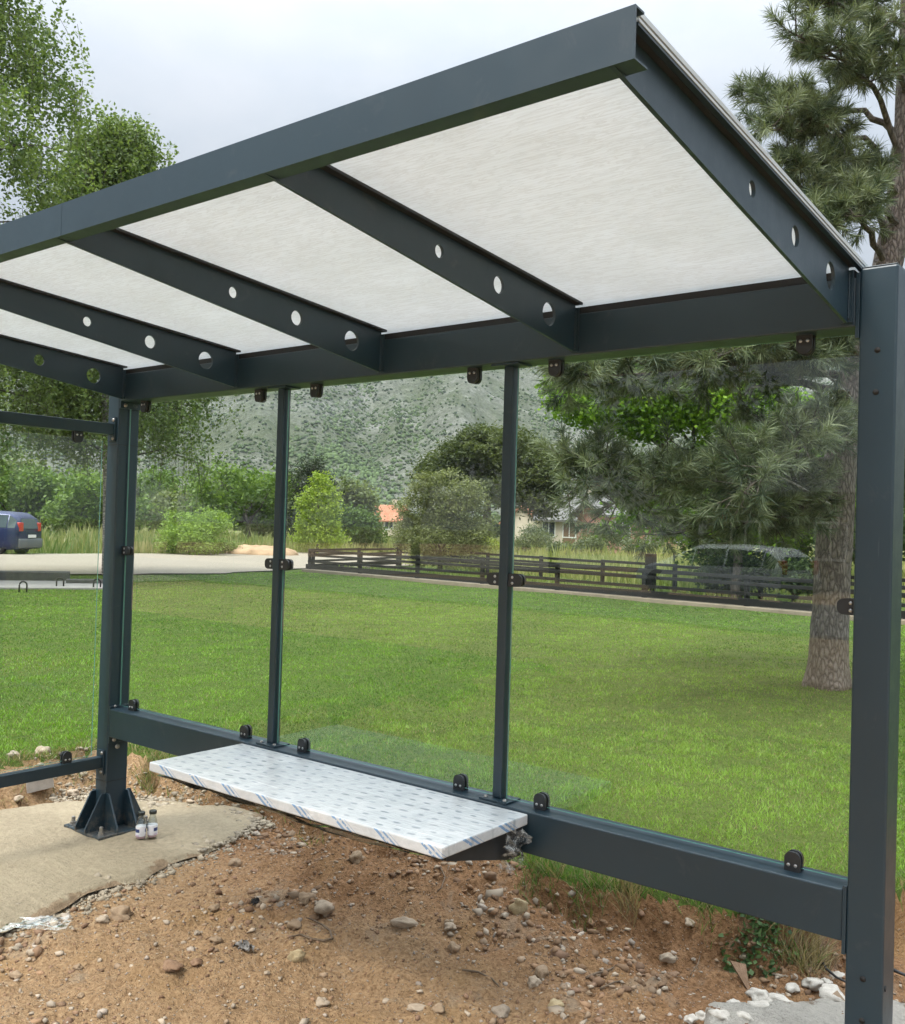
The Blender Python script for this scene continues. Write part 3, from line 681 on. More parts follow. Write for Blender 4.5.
for px, py, w, mat, lab, sd, fl in [
 (122,918,22,'stone_tan','large rounded brown stone on the dirt below the concrete footing',1,.75),
 (103,922,12,'stone_pale','small pale stone touching the big rounded brown stone',2,.7),
 (325,913,20,'stone_pale','angular pale grey rock in the middle of the dirt under the seat',3,.75),
 (307,901,14,'stone_tan','round tan stone just behind the angular pale rock',4,.8),
 (297,960,17,'stone_yellow','yellowish egg shaped stone alone on the lower dirt',5,.8),
 (295,928,15,'stone_tan','flat tan stone beside the bent root',6,.6),
 (404,925,24,'stone_pale','long flat pale stone right of the bent root',7,.4),
 (519,912,16,'stone_yellow','upright oval tan stone in the bank below the seat end',8,1.1),
 (669,963,17,'stone_pale','smooth oblong cream pebble on the reddish earth near the right post',9,.55),
 (673,976,11,'stone_rust','reddish flat stone in front of the oblong cream pebble',10,.5),
 (534,984,12,'stone_pale','round white pebble at the bottom middle of the dirt',11,.9),
 (541,976,14,'stone_tan','tan pebble leaning behind the round white one',12,.8),
 (453,952,11,'stone_tan','round tan pebble standing on the dirt below the seat corner',13,.95),
 (450,928,12,'stone_pale','pale oval pebble left of the cluster below the seat corner',14,.6),
 (322,1003,13,'stone_pale','pale chip lying by itself at the bottom of the dirt',15,.5),
 (357,861,15,'stone_tan','tan stone stuck in the bank below the middle of the seat',16,.9),
 (235,866,12,'stone_tan','tan stone beside the broken rim of the concrete footing',17,.9),
 (418,1011,20,'stone_pale','broad pale flat stone at the bottom edge under the seat corner',18,.35),
 (438,1012,13,'stone_tan','tan stone at the bottom edge beside the broad flat stone',19,.7),
 (502,1016,16,'stone_grey','rough grey lump of mortar at the bottom edge',20,.8),
 (196,965,10,'stone_rust','small reddish stone near the dark rag',21,.7),
 (172,967,18,'stone_rust','flat slab of dried clay left of the dark rag',22,.3),
 (216,942,12,'stone_tan','brown stone left above the dark rag',23,.6),
 (214,910,10,'stone_tan','light brown stone left of the charred clump',24,.7),
 (17,978,13,'stone_tan','tan stone near the lower left corner of the dirt',25,.5),
 (744,958,8,'stone_pale','tiny white pebble under the lower beam by the weed',26,.7),
 (556,1008,15,'stone_yellow','yellowish stone on the lower dirt left of the crusty concrete',27,.6),
 (800,1019,14,'stone_yellow','yellow stone lying against the crusty concrete by the right post',28,.7),
 (690,925,10,'stone_pale','pale stone on the upper bank under the lower beam',29,.6),
 (43,753,14,'stone_pale','pale rubble stone above the wing rail',30,.7),
 (14,757,12,'stone_grey','grey rubble stone at the grass edge beside the wing',31,.7),
 (73,795,12,'stone_pale','white chip beside the concrete block behind the wing rail',32,.6),
 (18,800,11,'stone_pale','white rubble chip left of the concrete block',33,.6)]:
    stone(px, py, w, mat, lab, ST, sd, fl, *((.55, 'stone', .75) if px in (669, 519, 404, 297, 418) else ()))
PEB = 'small pebbles scattered over the earth'
mats = ['stone_tan','stone_tan','stone_tan','stone_pale','stone_grey','stone_yellow']; cnt = 0
while cnt < 48:
    px, py = rnd.uniform(2, 840), rnd.uniform(815, 1022)
    p = on_ground(px, py)
    if S(np.array([p[0]]), np.array([p[1]]))[0] > -.06 or p[0] < .72 and py < 930: continue
    mt = rnd.choice(mats)
    stone(px, py, min(7.5, 2.6+rnd.expovariate(.6)), mt, {'stone_tan':'small tan pebble lying loose on the dug earth','stone_pale':'small whitish pebble lying loose on the dug earth','stone_grey':'small grey pebble lying loose on the dug earth','stone_rust':'small reddish pebble lying loose on the dug earth','stone_yellow':'small yellowish pebble lying loose on the dug earth'}[mt], PEB, rnd.randint(40,47), rnd.choice([.5,.7]), rnd.uniform(.7,1.1), 'pebble', name='pebble'); cnt += 1
# gravel grit: nobody could count it
gv, gf, gc = [], [], []
ico = bmesh.new(); bmesh.ops.create_icosphere(ico, subdivisions=1, radius=1); icv = np.array([v.co[:] for v in ico.verts]); icf = np.array([[v.index for v in f.verts] for f in ico.faces]); ico.free()
ncl = 9500; u1 = NPR.uniform(.2, 4.2, ncl); u2 = NPR.uniform(-1.5, 1.2, ncl); ok = (S(u1,u2) < -.05); u1, u2 = u1[ok], u2[ok]; zz = H(u1,u2)
sz = .003 + NPR.exponential(.0042, len(u1)); sz = np.minimum(sz, .026)
nc_ = 4500; c1_ = NPR.uniform(.7, 4.0, nc_); c2_ = NPR.uniform(-1.4, .95, nc_); ok = (S(c1_,c2_) < -.02) & (NPR.rand(nc_) < .25+.9*sstep(-.6,.5,c2_)); c1_, c2_ = c1_[ok], c2_[ok]; ncl2 = len(c1_)
u1 = np.r_[u1, c1_]; u2 = np.r_[u2, c2_]; zz = np.r_[zz, H(c1_, c2_)-.004]; sz = np.r_[sz, np.minimum(.004+NPR.exponential(.005, ncl2), .017)]
clus = sstep(-.1, .35, fbm(u1*2.1, u2*2.1+3, 3)); sz *= .6+.8*clus
# pale crumbs broken off the rim of the footing
PADP = np.array([(.78,-1.15),(.76,-.75),(.70,-.45),(.66,-.17),(.62,.2),(.50,.60),(.33,.84),(.1,.84),(-.1,.76),(-.37,.56),(-.71,.2)])
tq = NPR.uniform(0, len(PADP)-1.001, 3600); iq = tq.astype(int); bq = PADP[iq] + (PADP[iq+1]-PADP[iq])*(tq-iq)[:,None]; bq = bq*(1-NPR.uniform(-.03,.13,(3600,1))) + NPR.normal(0,.05,(3600,2))
bq = np.vstack([bq, np.column_stack([NPR.uniform(-1.05,-.15,1300), NPR.uniform(.12,.62,1300)])]); npal = len(bq); u1 = np.r_[u1, bq[:,0]]; u2 = np.r_[u2, bq[:,1]]; zz = np.r_[zz, np.maximum(H(bq[:,0], bq[:,1]), np.where((bq[:,0] < .6) & (bq[:,1] < .75), -.012, -.2))]; sz = np.r_[sz, np.minimum(.003+NPR.exponential(.0045, npal), .022)]
V_ = (icv[None]*(1+.35*NPR.randn(len(u1), len(icv), 1))*NPR.uniform(.6,1.2,(len(u1),1,3)))*sz[:,None,None]; V_[:,:,2] *= .7
V_ += np.stack([u1,u2,zz+sz*.15],-1)[:,None]; Fi = icf[None] + (np.arange(len(u1))*len(icv))[:,None,None]
pal = np.array([(.32,.23,.15),(.42,.34,.25),(.24,.15,.09),(.40,.33,.25),(.20,.12,.07),(.36,.30,.24),(.26,.16,.10)]); tc = pal[NPR.randint(0,len(pal),len(u1))]*NPR.uniform(.7,1.1,(len(u1),1)); tc[-npal-ncl2:-npal] = np.array([.26,.160,.090])*NPR.uniform(.6,1.25,(ncl2,1)); tc[-npal:] = np.array([.33,.28,.205])*NPR.uniform(.65,1.1,(npal,1))
M['grit'] = m_leaf('grit', 0.0, .9)
tag(np_mesh('gravel_grit', V_.reshape(-1,3), Fi.reshape(-1,3), M['grit'], np.repeat(tc, len(icv), 0)), 'loose fine grit and clods strewn over the dug brown earth', 'grit', None, 'stuff')

p = on_ground(40, 792); bm = newbox(-.075,.075,-.045,.045,0,.085,.004)
for v in bm.verts: v.co += Vector((mnoise.noise(v.co*30), mnoise.noise(v.co*30+Vector((9,0,0))), mnoise.noise(v.co*30+Vector((0,9,0)))))*.006
o = obj('concrete_block', bm, M['block']); o.location = p; o.rotation_euler = (.12,-.14,1.15); tag(o, 'broken grey concrete block lying behind the lower wing rail', 'block')
# crumpled clear plastic sheet
p = on_ground(22, 936); o = crumple('plastic_sheet', (-.15,-.05,.035), (.34,.03,.0), (-.02,.11,.0), 40, 16, .018, M['film_clear'], None, 12.5); o.location = p; o.rotation_euler = (0,0,.72); tag(o, 'crumpled clear plastic sheet on the dirt at the front of the footing', 'plastic sheet')
# bent root
bm = bmesh.new(); pp = [on_ground(x, y) + np.array([0,0,.010]) for x, y in ((289,940),(300,938),(312,942),(324,944),(332,941),(330,934),(322,928),(311,922),(306,921))]
tube(bm, pp, [.003,.0045,.005,.005,.005,.0045,.004,.0035,.002], 6); tag(obj('root', bm, M['twig'], None, True), 'thin dark bent root looping on the dirt beside the pale rock', 'root')
def twig(pts, label, r=.005, mat='twig', name='twig', cat='twig', lift=.006):
    bm = bmesh.new(); tube(bm, [on_ground(x, y)+np.array([0,0,lift+.004*math.sin(i*2.1)]) for i, (x, y) in enumerate(pts)], [r*(1-.5*i/len(pts)) for i in range(len(pts))], 6); return tag(obj(name, bm, M[mat], None, True), label, cat)
twig([(586,980),(596,976),(606,974),(614,971)], 'short thick brown twig on the dirt right of the white pebble')
twig([(462,974),(478,976),(492,980),(499,990)], 'long thin dark twig half buried at the bottom of the dirt', .004)
twig([(600,992),(614,986),(622,983)], 'short dark twig below the thick brown one', .004)
twig([(440,868),(445,880),(441,890),(437,894)], 'pale curved root hanging from the bank below the seat corner', .0035)
twig([(690,978),(698,968),(700,958)], 'thin straw coloured twig near the oblong cream pebble', .0025)
twig([(818,966),(826,976),(836,984),(848,990)], 'black cable coming out of the crusty concrete by the right post', .006, 'cable', 'cable', 'cable', .02)
twig([(893,980),(899,983),(912,987),(935,990)], 'black cable end right of the right post', .007, 'cable', 'cable', 'cable', .03)
# charred clump, rag, shard
def spiky(px, py, n, ln, mat, name, label, cat, thick=.0025):
    p = on_ground(px, py); bm = bmesh.new()
    for i in range(n):
        a = rnd.uniform(0,6.28); e = rnd.uniform(.1,1.4); l = ln*rnd.uniform(.5,1)
        d = Vector((math.cos(a)*math.cos(e), math.sin(a)*math.cos(e), math.sin(e))); tube(bm, [Vector(p)+Vector((rnd.uniform(-.01,.01),rnd.uniform(-.01,.01),.002)), Vector(p)+d*l*.6, Vector(p)+d*l+Vector((rnd.uniform(-.008,.008),0,-.006))], [thick, thick, thick*.4], 4)
    return tag(obj(name, bm, M[mat]), label, cat)
spiky(255, 904, 45, .034, 'black', 'pine_cone', 'black shrivelled cone like clump on the dirt left of the pale rock', 'cone', .0035)
p = on_ground(243, 949); o = crumple('rag', (-.05,-.03,.02), (.10,.02,.0), (-.01,.06,.0), 18, 12, .06, M['rag'], None, 33.3); o.location = p; tag(o, 'dark grey torn rag of plastic on the dirt near the lower stones', 'rag'); o.scale = (.62,.62,.40)
p = on_ground(742, 986); bm = bmesh.new(); prism(bm, [(-.030,.075),(.028,.062),(.020,-.045)], 'y', -.005, .005); o = obj('tile_shard', bm, M['stone_rust']); o.location = (p[0], p[1], p[2]-.010+.02); o.rotation_euler = (-.7,0,.75); tag(o, 'flat triangular brown tile shard sticking out of the reddish earth', 'tile shard')
p = on_ground(238, 808)
stone(191, 803, 9, 'stone_pale', 'white chip on the rim of the footing below the seat', ST, 34, .5)

# ------------------------------------------------------------------ grass
def blades(pos, hgt, wid, col, lean=.5, curve=True):
    n = len(pos); a = NPR.uniform(0, 2*np.pi, n); b = NPR.uniform(0, 2*np.pi, n); ln = hgt*lean*NPR.uniform(.1, 1, n)
    side = np.stack([np.cos(a), np.sin(a), 0*a], -1)*(wid/2)[:,None]; tip = pos + np.stack([np.cos(b)*ln, np.sin(b)*ln, hgt], -1)
    mid = pos*.45 + tip*.55; mid[:,2] += hgt*.12
    Vv = np.stack([pos-side, pos+side, mid+side*.75, tip, mid-side*.75], 1).reshape(-1, 3); k = np.arange(n)*5
    T1 = np.concatenate([np.stack([k,k+1,k+2],-1), np.stack([k,k+2,k+4],-1), np.stack([k+4,k+2,k+3],-1)])
    return Vv, T1, np.repeat(col, 5, 0)
def wedge(n, r0, r1, half, power):
    """random plan points in the sector the viewpoint and its neighbours overlook; density falls as r**-power"""
    u = NPR.rand(n); e = 2-power
    r = (r0**e + u*(r1**e-r0**e))**(1/e) if abs(e) > 1e-6 else r0*(r1/r0)**u
    th = YAW + NPR.uniform(-half, half, n); return CAM[0]-np.sin(th)*r, CAM[1]+np.cos(th)*r, r
def FENCE_Y(x): return 17.77 - .118*(x+17.2)
x1, y1, r1 = wedge(230000, 3.2, 7.5, R(36), 0); x2, y2, r2 = wedge(430000, 7.5, 34, R(34), 2.0)
x, y, r = np.r_[x1,x2], np.r_[y1,y2], np.r_[r1,r2]
s = S(x, y); keep = (s > -.01) & (y < FENCE_Y(x)-.35) & (x > -17.3+ .5*vnoise(y*.8, y*0)) & ~((x > -17.2) & (x < -12.2) & (np.abs(y-(8.2+ .35*(-14.7-x)*-1)) < 1.3) & False)
x, y, r, s = x[keep], y[keep], r[keep], s[keep]; z = H(x, y)
pat = fbm(x*.55, y*.55, 3); fine = vnoise(x*5, y*5) + .8*vnoise(x*13, y*13); strp = vnoise(x*.9+y*.35, y*.12)
h = NPR.uniform(.010, .026, len(x))*(1+.7*fine)*(1+.9*np.exp(-(s/.18)**2)); w = np.maximum(.0036, .0036*r/6.0)*NPR.uniform(.8,1.4,len(x))
t = np.clip(.48+.5*pat+.45*strp+.75*fine+NPR.normal(0,.24,len(x)),0,1)[:,None]
c = np.array([.034,.098,.010])*(1-t) + np.array([.195,.345,.034])*t
dry = (NPR.rand(len(x)) < (.05 + .45*np.exp(-(s/.12)**2)))[:,None]; c = np.where(dry, np.array([.30,.25,.12])*NPR.uniform(.6,1.1,(len(x),1)), c)
bv, bf, bc = blades(np.stack([x,y,z-.004],-1), h, w, c, 1.3)
tag(np_mesh('lawn_grass', bv, bf, M['blade'], bc), 'short mown bright green lawn grass behind the shelter', 'grass', None, 'stuff')
# ragged sod edge with straw, a few separate tufts
n = 60000; x = NPR.uniform(-2.5, 4.6, n); y = NPR.uniform(-.6, 2.6, n); s = S(x, y); keep = (s > np.where(x > 1.2, -.07, -.16)) & (s < .05) & (NPR.rand(n) < (.25+1.3*np.maximum(0, fbm(x*3+2, y*3, 3)))*np.where(x > 1.2, .55, 1.0))
x, y = x[keep], y[keep]; z = H(x, y); t = NPR.rand(len(x))[:,None]; stw = np.array([.34,.27,.14]); c = np.where(NPR.rand(len(x),1) < .72, stw*(.45+.7*t), np.array([.08,.14,.02])*(1+t))
bv, bf, bc = blades(np.stack([x,y,z-.005],-1), NPR.uniform(.03,.085,len(x)), NPR.uniform(.003,.005,len(x)), c, 1.7)
tag(np_mesh('sod_straw', bv, bf, M['blade'], bc), 'dry straw and torn sod along the cut edge of the lawn', 'straw', None, 'stuff')
def tuft(px, py, n, ln, green, label, name='grass_tuft', cat='grass tuft', rad=.05, lean=1.3):
    p = on_ground(px, py); q = p + np.clip(NPR.normal(0,1,(n,3)),-1.7,1.7)*np.array([rad,rad,0])*.8; q[:,2] = H(q[:,0], q[:,1])-.005
    t = NPR.rand(n,1); c = np.where(NPR.rand(n,1) < green, np.array([.07,.14,.025])*(1+t*.9), np.array([.36,.29,.165])*(.45+.7*t))
    bv, bf, bc = blades(q, ln*NPR.uniform(.4,1,n), NPR.uniform(.0025,.0045,n), c, lean)
    return tag(np_mesh(name, bv, bf, M['blade'], bc), label, cat)
tuft(628, 903, 160, .16, .10, 'dry straw tuft hanging over the bank under the lower beam', rad=.035)
tuft(590, 892, 260, .10, .65, 'half green grass tuft on the bank right of the seat', rad=.06)
tuft(545, 874, 240, .09, .6, 'green grass tuft on the bank just beside the seat end', rad=.07)
tuft(795, 950, 420, .17, .14, 'large dry straw tuft beside the green weed near the right post', rad=.065)
tuft(815, 965, 160, .16, .05, 'dry straw tuft hanging over the crusty concrete', rad=.04)
tuft(150, 786, 260, .11, .30, 'dry grass tuft on the bank right behind the left post', rad=.045)
tuft(705, 915, 120, .09, .5, 'small mixed grass tuft left of the green weed', rad=.04)

# green weed by the right post is built below, once the leaf helper exists
# ------------------------------------------------------------------ leaves and trees
def leafquads(P_, ln, wd, up=.3):
    n = len(P_); a = NPR.normal(0,1,(n,3)); a[:,2] *= .7; a /= np.linalg.norm(a,axis=1)[:,None]
    b = NPR.normal(0,1,(n,3)); b[:,2] *= 1-up; b -= (a*b).sum(1)[:,None]*a; b /= np.linalg.norm(b,axis=1)[:,None]
    l = (ln*NPR.uniform(.65,1.25,n))[:,None]; w = (wd*NPR.uniform(.65,1.25,n))[:,None]
    V_ = np.stack([P_-a*l/2, P_+b*w/2-a*l*.05, P_+a*l/2, P_-b*w/2-a*l*.05],1).reshape(-1,3)
    return V_, np.arange(n*4).reshape(n,4)
p = on_ground(758, 934); n = 420; q = np.clip(NPR.normal(0,1,(n,3)),-1.8,1.8)*np.array([.07,.042,.022]); q[:,2] = np.abs(q[:,2]); q = q @ np.array([[.62,.79,0],[-.79,.62,0],[0,0,1]])
q = q + p; q[:,2] = H(q[:,0], q[:,1]) + (q[:,2]-p[2]) + .004; wv_, wf_ = leafquads(q, .034, .020, .5); tcol = NPR.rand(n,1)
tag(np_mesh('weed_plant', wv_, wf_, M['leaf'], np.repeat(np.array([.045,.095,.035])*(1-tcol)+np.array([.13,.21,.075])*tcol, 4, 0)), 'low leafy green weed on the bank under the lower beam near the right post', 'weed')
def mixcol(c0, c1, t): return np.array(c0)*(1-t[:,None]) + np.array(c1)*t[:,None]
def limb(bm, a, b, r0, r1, sag=0.0, wob=.06, n=7, seg=7):
    a, b = Vector(a), Vector(b); L_ = (b-a).length
    pts = [a.lerp(b, i/(n-1)) + Vector((rnd.uniform(-1,1),rnd.uniform(-1,1),rnd.uniform(-1,1)))*L_*wob*(0 if i in (0,) else 1)*.5 + Vector((0,0,sag*math.sin(math.pi*i/(n-1)))) for i in range(n)]
    tube(bm, pts, [r0+(r1-r0)*i/(n-1) for i in range(n)], seg); return pts
def leafy(name, label, cat, base, blobs, nleaf, leaf, c0, c1, group=None, trunk=(.12,None), clump=.28, wd=.6, mat='leaf', bark='bark', trans=None, nclump=None):
    """tree or shrub: blobs are (dx,dy,dz, rx,ry,rz) about the base; leaves sit in clumps near each blob's shell"""
    e = empty(name, base); tag(e, label, cat, group); bm = bmesh.new(); tr, th = trunk
    vol = np.array([b[3]*b[4]+b[4]*b[5]+b[3]*b[5] for b in blobs]); vol = vol/vol.sum(); Ps, Ts = [], []
    top = max(b[2] for b in blobs); hub = Vector((0,0,(th if th else top*.35)))
    if tr: limb(bm, (0,0,-.3), hub, tr*1.25, tr*.8, 0, .04)
    for (dx,dy,dz,rx,ry,rz), vfrac in zip(blobs, vol):
        n = int(nleaf*vfrac); 
        if tr: pts = limb(bm, hub, (dx,dy,dz), tr*.6, tr*.15, 0, .10)
        nc = nclump or max(8, int(9*(rx*ry*rz)**(1/3)/clump*2.2)); d = NPR.normal(0,1,(nc,3)); d /= np.linalg.norm(d,axis=1)[:,None]
        d *= (NPR.uniform(.45,1.0,nc)**.6)[:,None]*(1+NPR.normal(0,.10,nc))[:,None]; cc = np.array([dx,dy,dz]) + d*np.array([rx,ry,rz])
        if tr:
            for q in cc[:max(3, nc//8)]: limb(bm, (dx,dy,dz), q, tr*.16, tr*.04, 0, .1, 4, 5)
        k = NPR.randint(0, nc, n); off = NPR.normal(0,1,(n,3))*clump*np.array([1,1,.62])*NPR.uniform(.5,1.1,nc)[k][:,None]
        Ps.append(cc[k]+off); ct = NPR.normal(.5,.24,nc); Ts.append(np.clip(ct[k] + NPR.normal(0,.16,n), 0, 1))
    P_ = np.vstack(Ps); T_ = np.concatenate(Ts); low = P_[:,2] > .02; P_, T_ = P_[low], T_[low]
    if tr: obj('trunk', bm, M[bark], e, True)
    else: bm.free()
    v, f = leafquads(P_, leaf, leaf*wd); np_mesh('crown', v, f, M[mat], np.repeat(mixcol(c0,c1,T_),4,0), e)
    return e
def birch(label, base, height, rad, seed, lean=(0,0), nstr=1500, low=.18, skew=(0,0), top=.42, zmin=2.0):
    e = empty('birch_tree', base); tag(e, label, 'tree', 'birches by the gravel road'); bm = bmesh.new(); rg = np.random.RandomState(seed)
    tp = [Vector((lean[0]*t*t + .12*math.sin(5*t+seed), lean[1]*t*t + .1*math.cos(4*t), -.3+(height+.3)*t)) for t in np.linspace(0,1,12)]
    tube(bm, tp, [.17*(1-.93*t)+.008 for t in np.linspace(0,1,12)], 9); obj('trunk', bm, M['birch_bark'], e, True)
    bm = bmesh.new(); pts = []
    for i in range(46):
        h = low + (1-low)*((i+.5)/46)**.9; b0 = Vector((lean[0]*h*h + .12*math.sin(5*h+seed), lean[1]*h*h+.1*math.cos(4*h), height*h)); az = i*2.4+rg.rand()*.8
        prof = min(1, .45+1.6*(h-low))*(1-h)**top*1.12 + .06; l = rad*prof*rg.uniform(.75,1.15); o = Vector((math.cos(az)+skew[0], math.sin(az)+skew[1], 0))
        q = [b0 + o*(l*t) + Vector((0,0,l*(.75*t-.62*t*t*1.2))) + Vector((rg.randn(),rg.randn(),rg.randn()))*.05*t for t in np.linspace(0,1,7)]
        tube(bm, q, [.035*(1-.85*t)*(1.1-h*.6) for t in np.linspace(0,1,7)], 5)
        for a_, b_ in zip(q[2:], q[3:]): 
            for t in (0,.33,.66): pts.append(a_.lerp(b_, t))
    pts = np.array([p[:] for p in pts]); P_, T_ = [], []
    for i in range(nstr):
        p = pts[rg.randint(len(pts))] + rg.randn(3)*np.array([.35,.35,.22]); l = rg.uniform(.35,1.5); m = int(l*26); t = rg.rand(m); sway = rg.randn(2)*.16
        P_.append(np.stack([p[0]+sway[0]*t, p[1]+sway[1]*t, p[2]-l*t],-1) + rg.randn(m,3)*np.array([.075,.075,.05])); T_.append(np.clip(rg.normal(.5,.22)+rg.normal(0,.18,m),0,1))
        if i % 5 == 0: tube(bm, [p, p+np.array([sway[0]*.5,sway[1]*.5,-l*.5]), p+np.array([sway[0],sway[1],-l])], [.006,.005,.003], 3, False)
    obj('branches', bm, M['bark'], e); P_ = np.vstack(P_); T_ = np.concatenate(T_); k = P_[:,2] > zmin + .5*np.sin(P_[:,0]*2.1) + NPR.normal(0,.25,len(P_)); P_, T_ = P_[k], T_[k]
    v, f = leafquads(P_, .10, .072); np_mesh('crown', v, f, M['leaf'], np.repeat(mixcol((.070,.118,.036),(.225,.295,.095),T_),4,0), e)
    return e
def gbase(px, depth, z=None):
    p = at(px, 530, depth); return (float(p[0]), float(p[1]), hz(p[0],p[1]) if z is None and abs(p[0]) < 57 and p[1] < 57 else (z if z is not None else .15))
birch('tall birch at the far left whose top leaves the picture', gbase(-72, 21), 14.6, 4.4, 5, (.5,.2), 2700)
birch('shorter weeping birch behind the left post with leaves down to the parked car', gbase(104, 25), 11.8, 4.7, 8, (-.2,.1), 5600, .22, (0,0), .72, 3.3)

OLV0, OLV1 = (.085,.115,.042), (.235,.275,.115)
GRN0, GRN1 = (.070,.130,.026), (.205,.300,.062)
HD = 'trees and shrubs along the far side of the park'
def ellip(n, rx, ry, rz, z0, s=.55, seed=0):
    g = np.random.RandomState(seed); out = []
    for i in range(n):
        a = g.uniform(0,6.28); q = g.uniform(.25,.8); h = g.uniform(-.6,.7); k = s*g.uniform(.75,1.2)
        out.append((math.cos(a)*rx*q*math.sqrt(1-h*h*.6), math.sin(a)*ry*q*math.sqrt(1-h*h*.6), z0+h*rz*.75, rx*k, ry*k, rz*k))
    return out
# far hedge trees on the left behind the car
for i, (px, dp, hgt, wid, lab) in enumerate([(-40,64,7.5,4.5,'dense green tree behind the parked car, leftmost of the far row'),(14,60,5.6,3.2,'bushy green tree right above the parked car'),(58,66,6.4,3.6,'green tree behind the white goals'),(98,58,5.0,3.0,'green tree right behind the left post'),(150,70,5.2,3.4,'pale tree seen just right of the left post'),(176,62,3.9,2.6,'low greyish tree above the round bush'),(214,74,4.6,3.2,'grey green tree right above the round bush'),(248,60,5.4,3.6,'broad light green tree left of the first slim mullion'),(274,66,4.6,2.6,'small green tree partly behind the first slim mullion')]):
    b = gbase(px, dp); leafy('broadleaf_tree', lab, 'tree', b, ellip(6, wid, wid, hgt*.45, hgt*.52, .52, 20+i), 7000, .30, *( (GRN0,GRN1) if i % 3 != 2 else (OLV0,OLV1)), HD, (.16,None), .42)
leafy('round_shrub', 'rounded green shrub beside the gravel road, seen right of the left post', 'shrub', gbase(190, 41), [(0,0,.55,1.7,1.3,.6),(-.8,0,.8,.8,.8,.65),(.8,0,.85,.85,.8,.7)]+ellip(8, 1.6, 1.3, 1.05, .95, .5, 50), 12000, .12, (.110,.185,.030), (.30,.42,.085), HD, (.05,.3), .2)
leafy('small_shrub', 'small low shrub at the right foot of the rounded shrub', 'shrub', gbase(226, 43), ellip(4, .6, .6, .45, .4, .6, 51), 2500, .10, GRN0, GRN1, HD, (.04,.2), .14)
leafy('conifer_tree', 'dark green conifer rising behind the bright yellow green tree', 'tree', gbase(312, 60), [(0,0,1.4,1.7,1.7,1.3),(.1,0,2.7,1.3,1.3,1.2),(-.2,0,4.1,1.35,1.3,1.0),(.5,.2,3.6,1.0,1,1.0),(0,0,5.2,.7,.7,.7)], 9000, .26, (.018,.030,.016), (.050,.070,.032), HD, (.18,None), .3, .3)
leafy('young_tree', 'bright yellow green young tree beside the first slim mullion', 'tree', gbase(318, 47), [(0,0,2.3,.7,.6,1.5),(-.8,0,1.9,.6,.5,1.2),(.65,0,2.2,.55,.5,1.3),(.1,0,3.5,.35,.35,.7),(-.4,.2,1.0,1.1,.8,.8),(.9,0,1.0,.8,.6,.7)], 9000, .15, (.15,.225,.025), (.34,.44,.06), HD, (.07,.5), .22)
leafy('broadleaf_tree', 'mid green bushy tree between the bright tree and the orange roof', 'tree', gbase(352, 54), ellip(6, 1.7, 1.5, 1.3, 1.5, .5, 52), 6000, .22, (.045,.085,.018), (.11,.18,.035), HD, (.1,None), .3)
leafy('broadleaf_tree', 'dull green tree behind the mid green bushy tree', 'tree', gbase(344, 72), ellip(6, 2.6, 2, 2.2, 2.6, .5, 62), 6000, .3, OLV0, OLV1, HD, (.12,None), .4)
leafy('olive_tree', 'large rounded grey green olive tree inside the dark rail fence', 'tree', gbase(440, 33), [(0,0,1.1,1.5,1.3,1.0),(-.8,0,1.9,1.05,.95,.95),(.85,0,1.85,1.0,.95,.95),(.05,.1,2.6,1.1,1,.8),(-.35,-.3,2.95,.6,.55,.45),(1.1,.2,2.6,.55,.5,.55),(-1.35,0,1.3,.65,.6,.7),(1.5,.1,1.2,.6,.5,.7)], 34000, .10, (.085,.105,.042), (.27,.29,.13), HD, (.05,.6), .17, .5)
leafy('stone_pine', 'wide dark umbrella shaped pine behind the olive tree', 'tree', gbase(487, 64), [(-1.0,0,6.6,2.6,2.4,1.3),(1.9,0,6.5,2.5,2.4,1.4),(-3.4,0,5.5,2.2,2,1.1),(4.0,0,5.1,1.8,1.8,1.3),(.3,.3,7.5,2.2,2,.8),(2.6,-.5,4.2,2.0,1.8,1.2),(-.8,0,5.0,2.4,2,1.0),(4.4,0,3.4,1.3,1.3,1.1)], 42000, .34, (.040,.060,.018), (.130,.155,.050), HD, (.3,3.4), .42, .32)
leafy('yellow_shrub', 'bright yellow green shrub left of the second slim mullion', 'shrub', gbase(482, 44), ellip(5, .85, .7, .7, .75, .55, 53), 3500, .11, (.17,.21,.022), (.32,.36,.05), HD, (.04,.2), .16)
for i, (px, dp, w_, h_, lab) in enumerate([(532,50,1.15,1.15,'grey green shrub just right of the second slim mullion'),(585,46,1.0,.9,'pale shrub in front of the grey roofed house'),(607,50,1.1,1.6,'grey green shrub with upright shoots in front of the pink wall'),(650,44,1.2,1.1,'pale green shrub right of the pink walled house'),(560,44,.8,.6,'low pale shrub behind the far fence')]):
    leafy('grey_shrub', lab, 'shrub', gbase(px, dp), ellip(6, w_, w_*.9, h_*.7, h_*.8, .5, 70+i), 4500, .13, (.075,.095,.050), (.19,.215,.12), HD, (.04,.2), .2)
_mp = [(-3.3,-1.0,5.0,1.1,1.1,.8),(-2.2,-.6,5.4,1.2,1.1,.7)]+[(a*1.42,b*1.42,1.45+(c-1.45)*1.42,d*1.42,e_*1.42,f_*1.42) for a,b,c,d,e_,f_ in [(-1.95,-.8,3.75,.8,.8,.5),(-1.4,-.5,3.5,.8,.8,.5),(-.7,-.3,3.75,.9,.9,.55),(.0,0,3.5,.9,.9,.7),(-1.2,-.6,4.3,1.0,.9,.5),(.2,.2,2.6,.9,.8,.7),(-1.35,-.8,2.0,.40,.4,.55),(-.75,-.4,1.85,.55,.5,.42),(.5,.3,1.9,.9,.7,.6),(1.2,.4,2.7,.8,.8,.8)]]
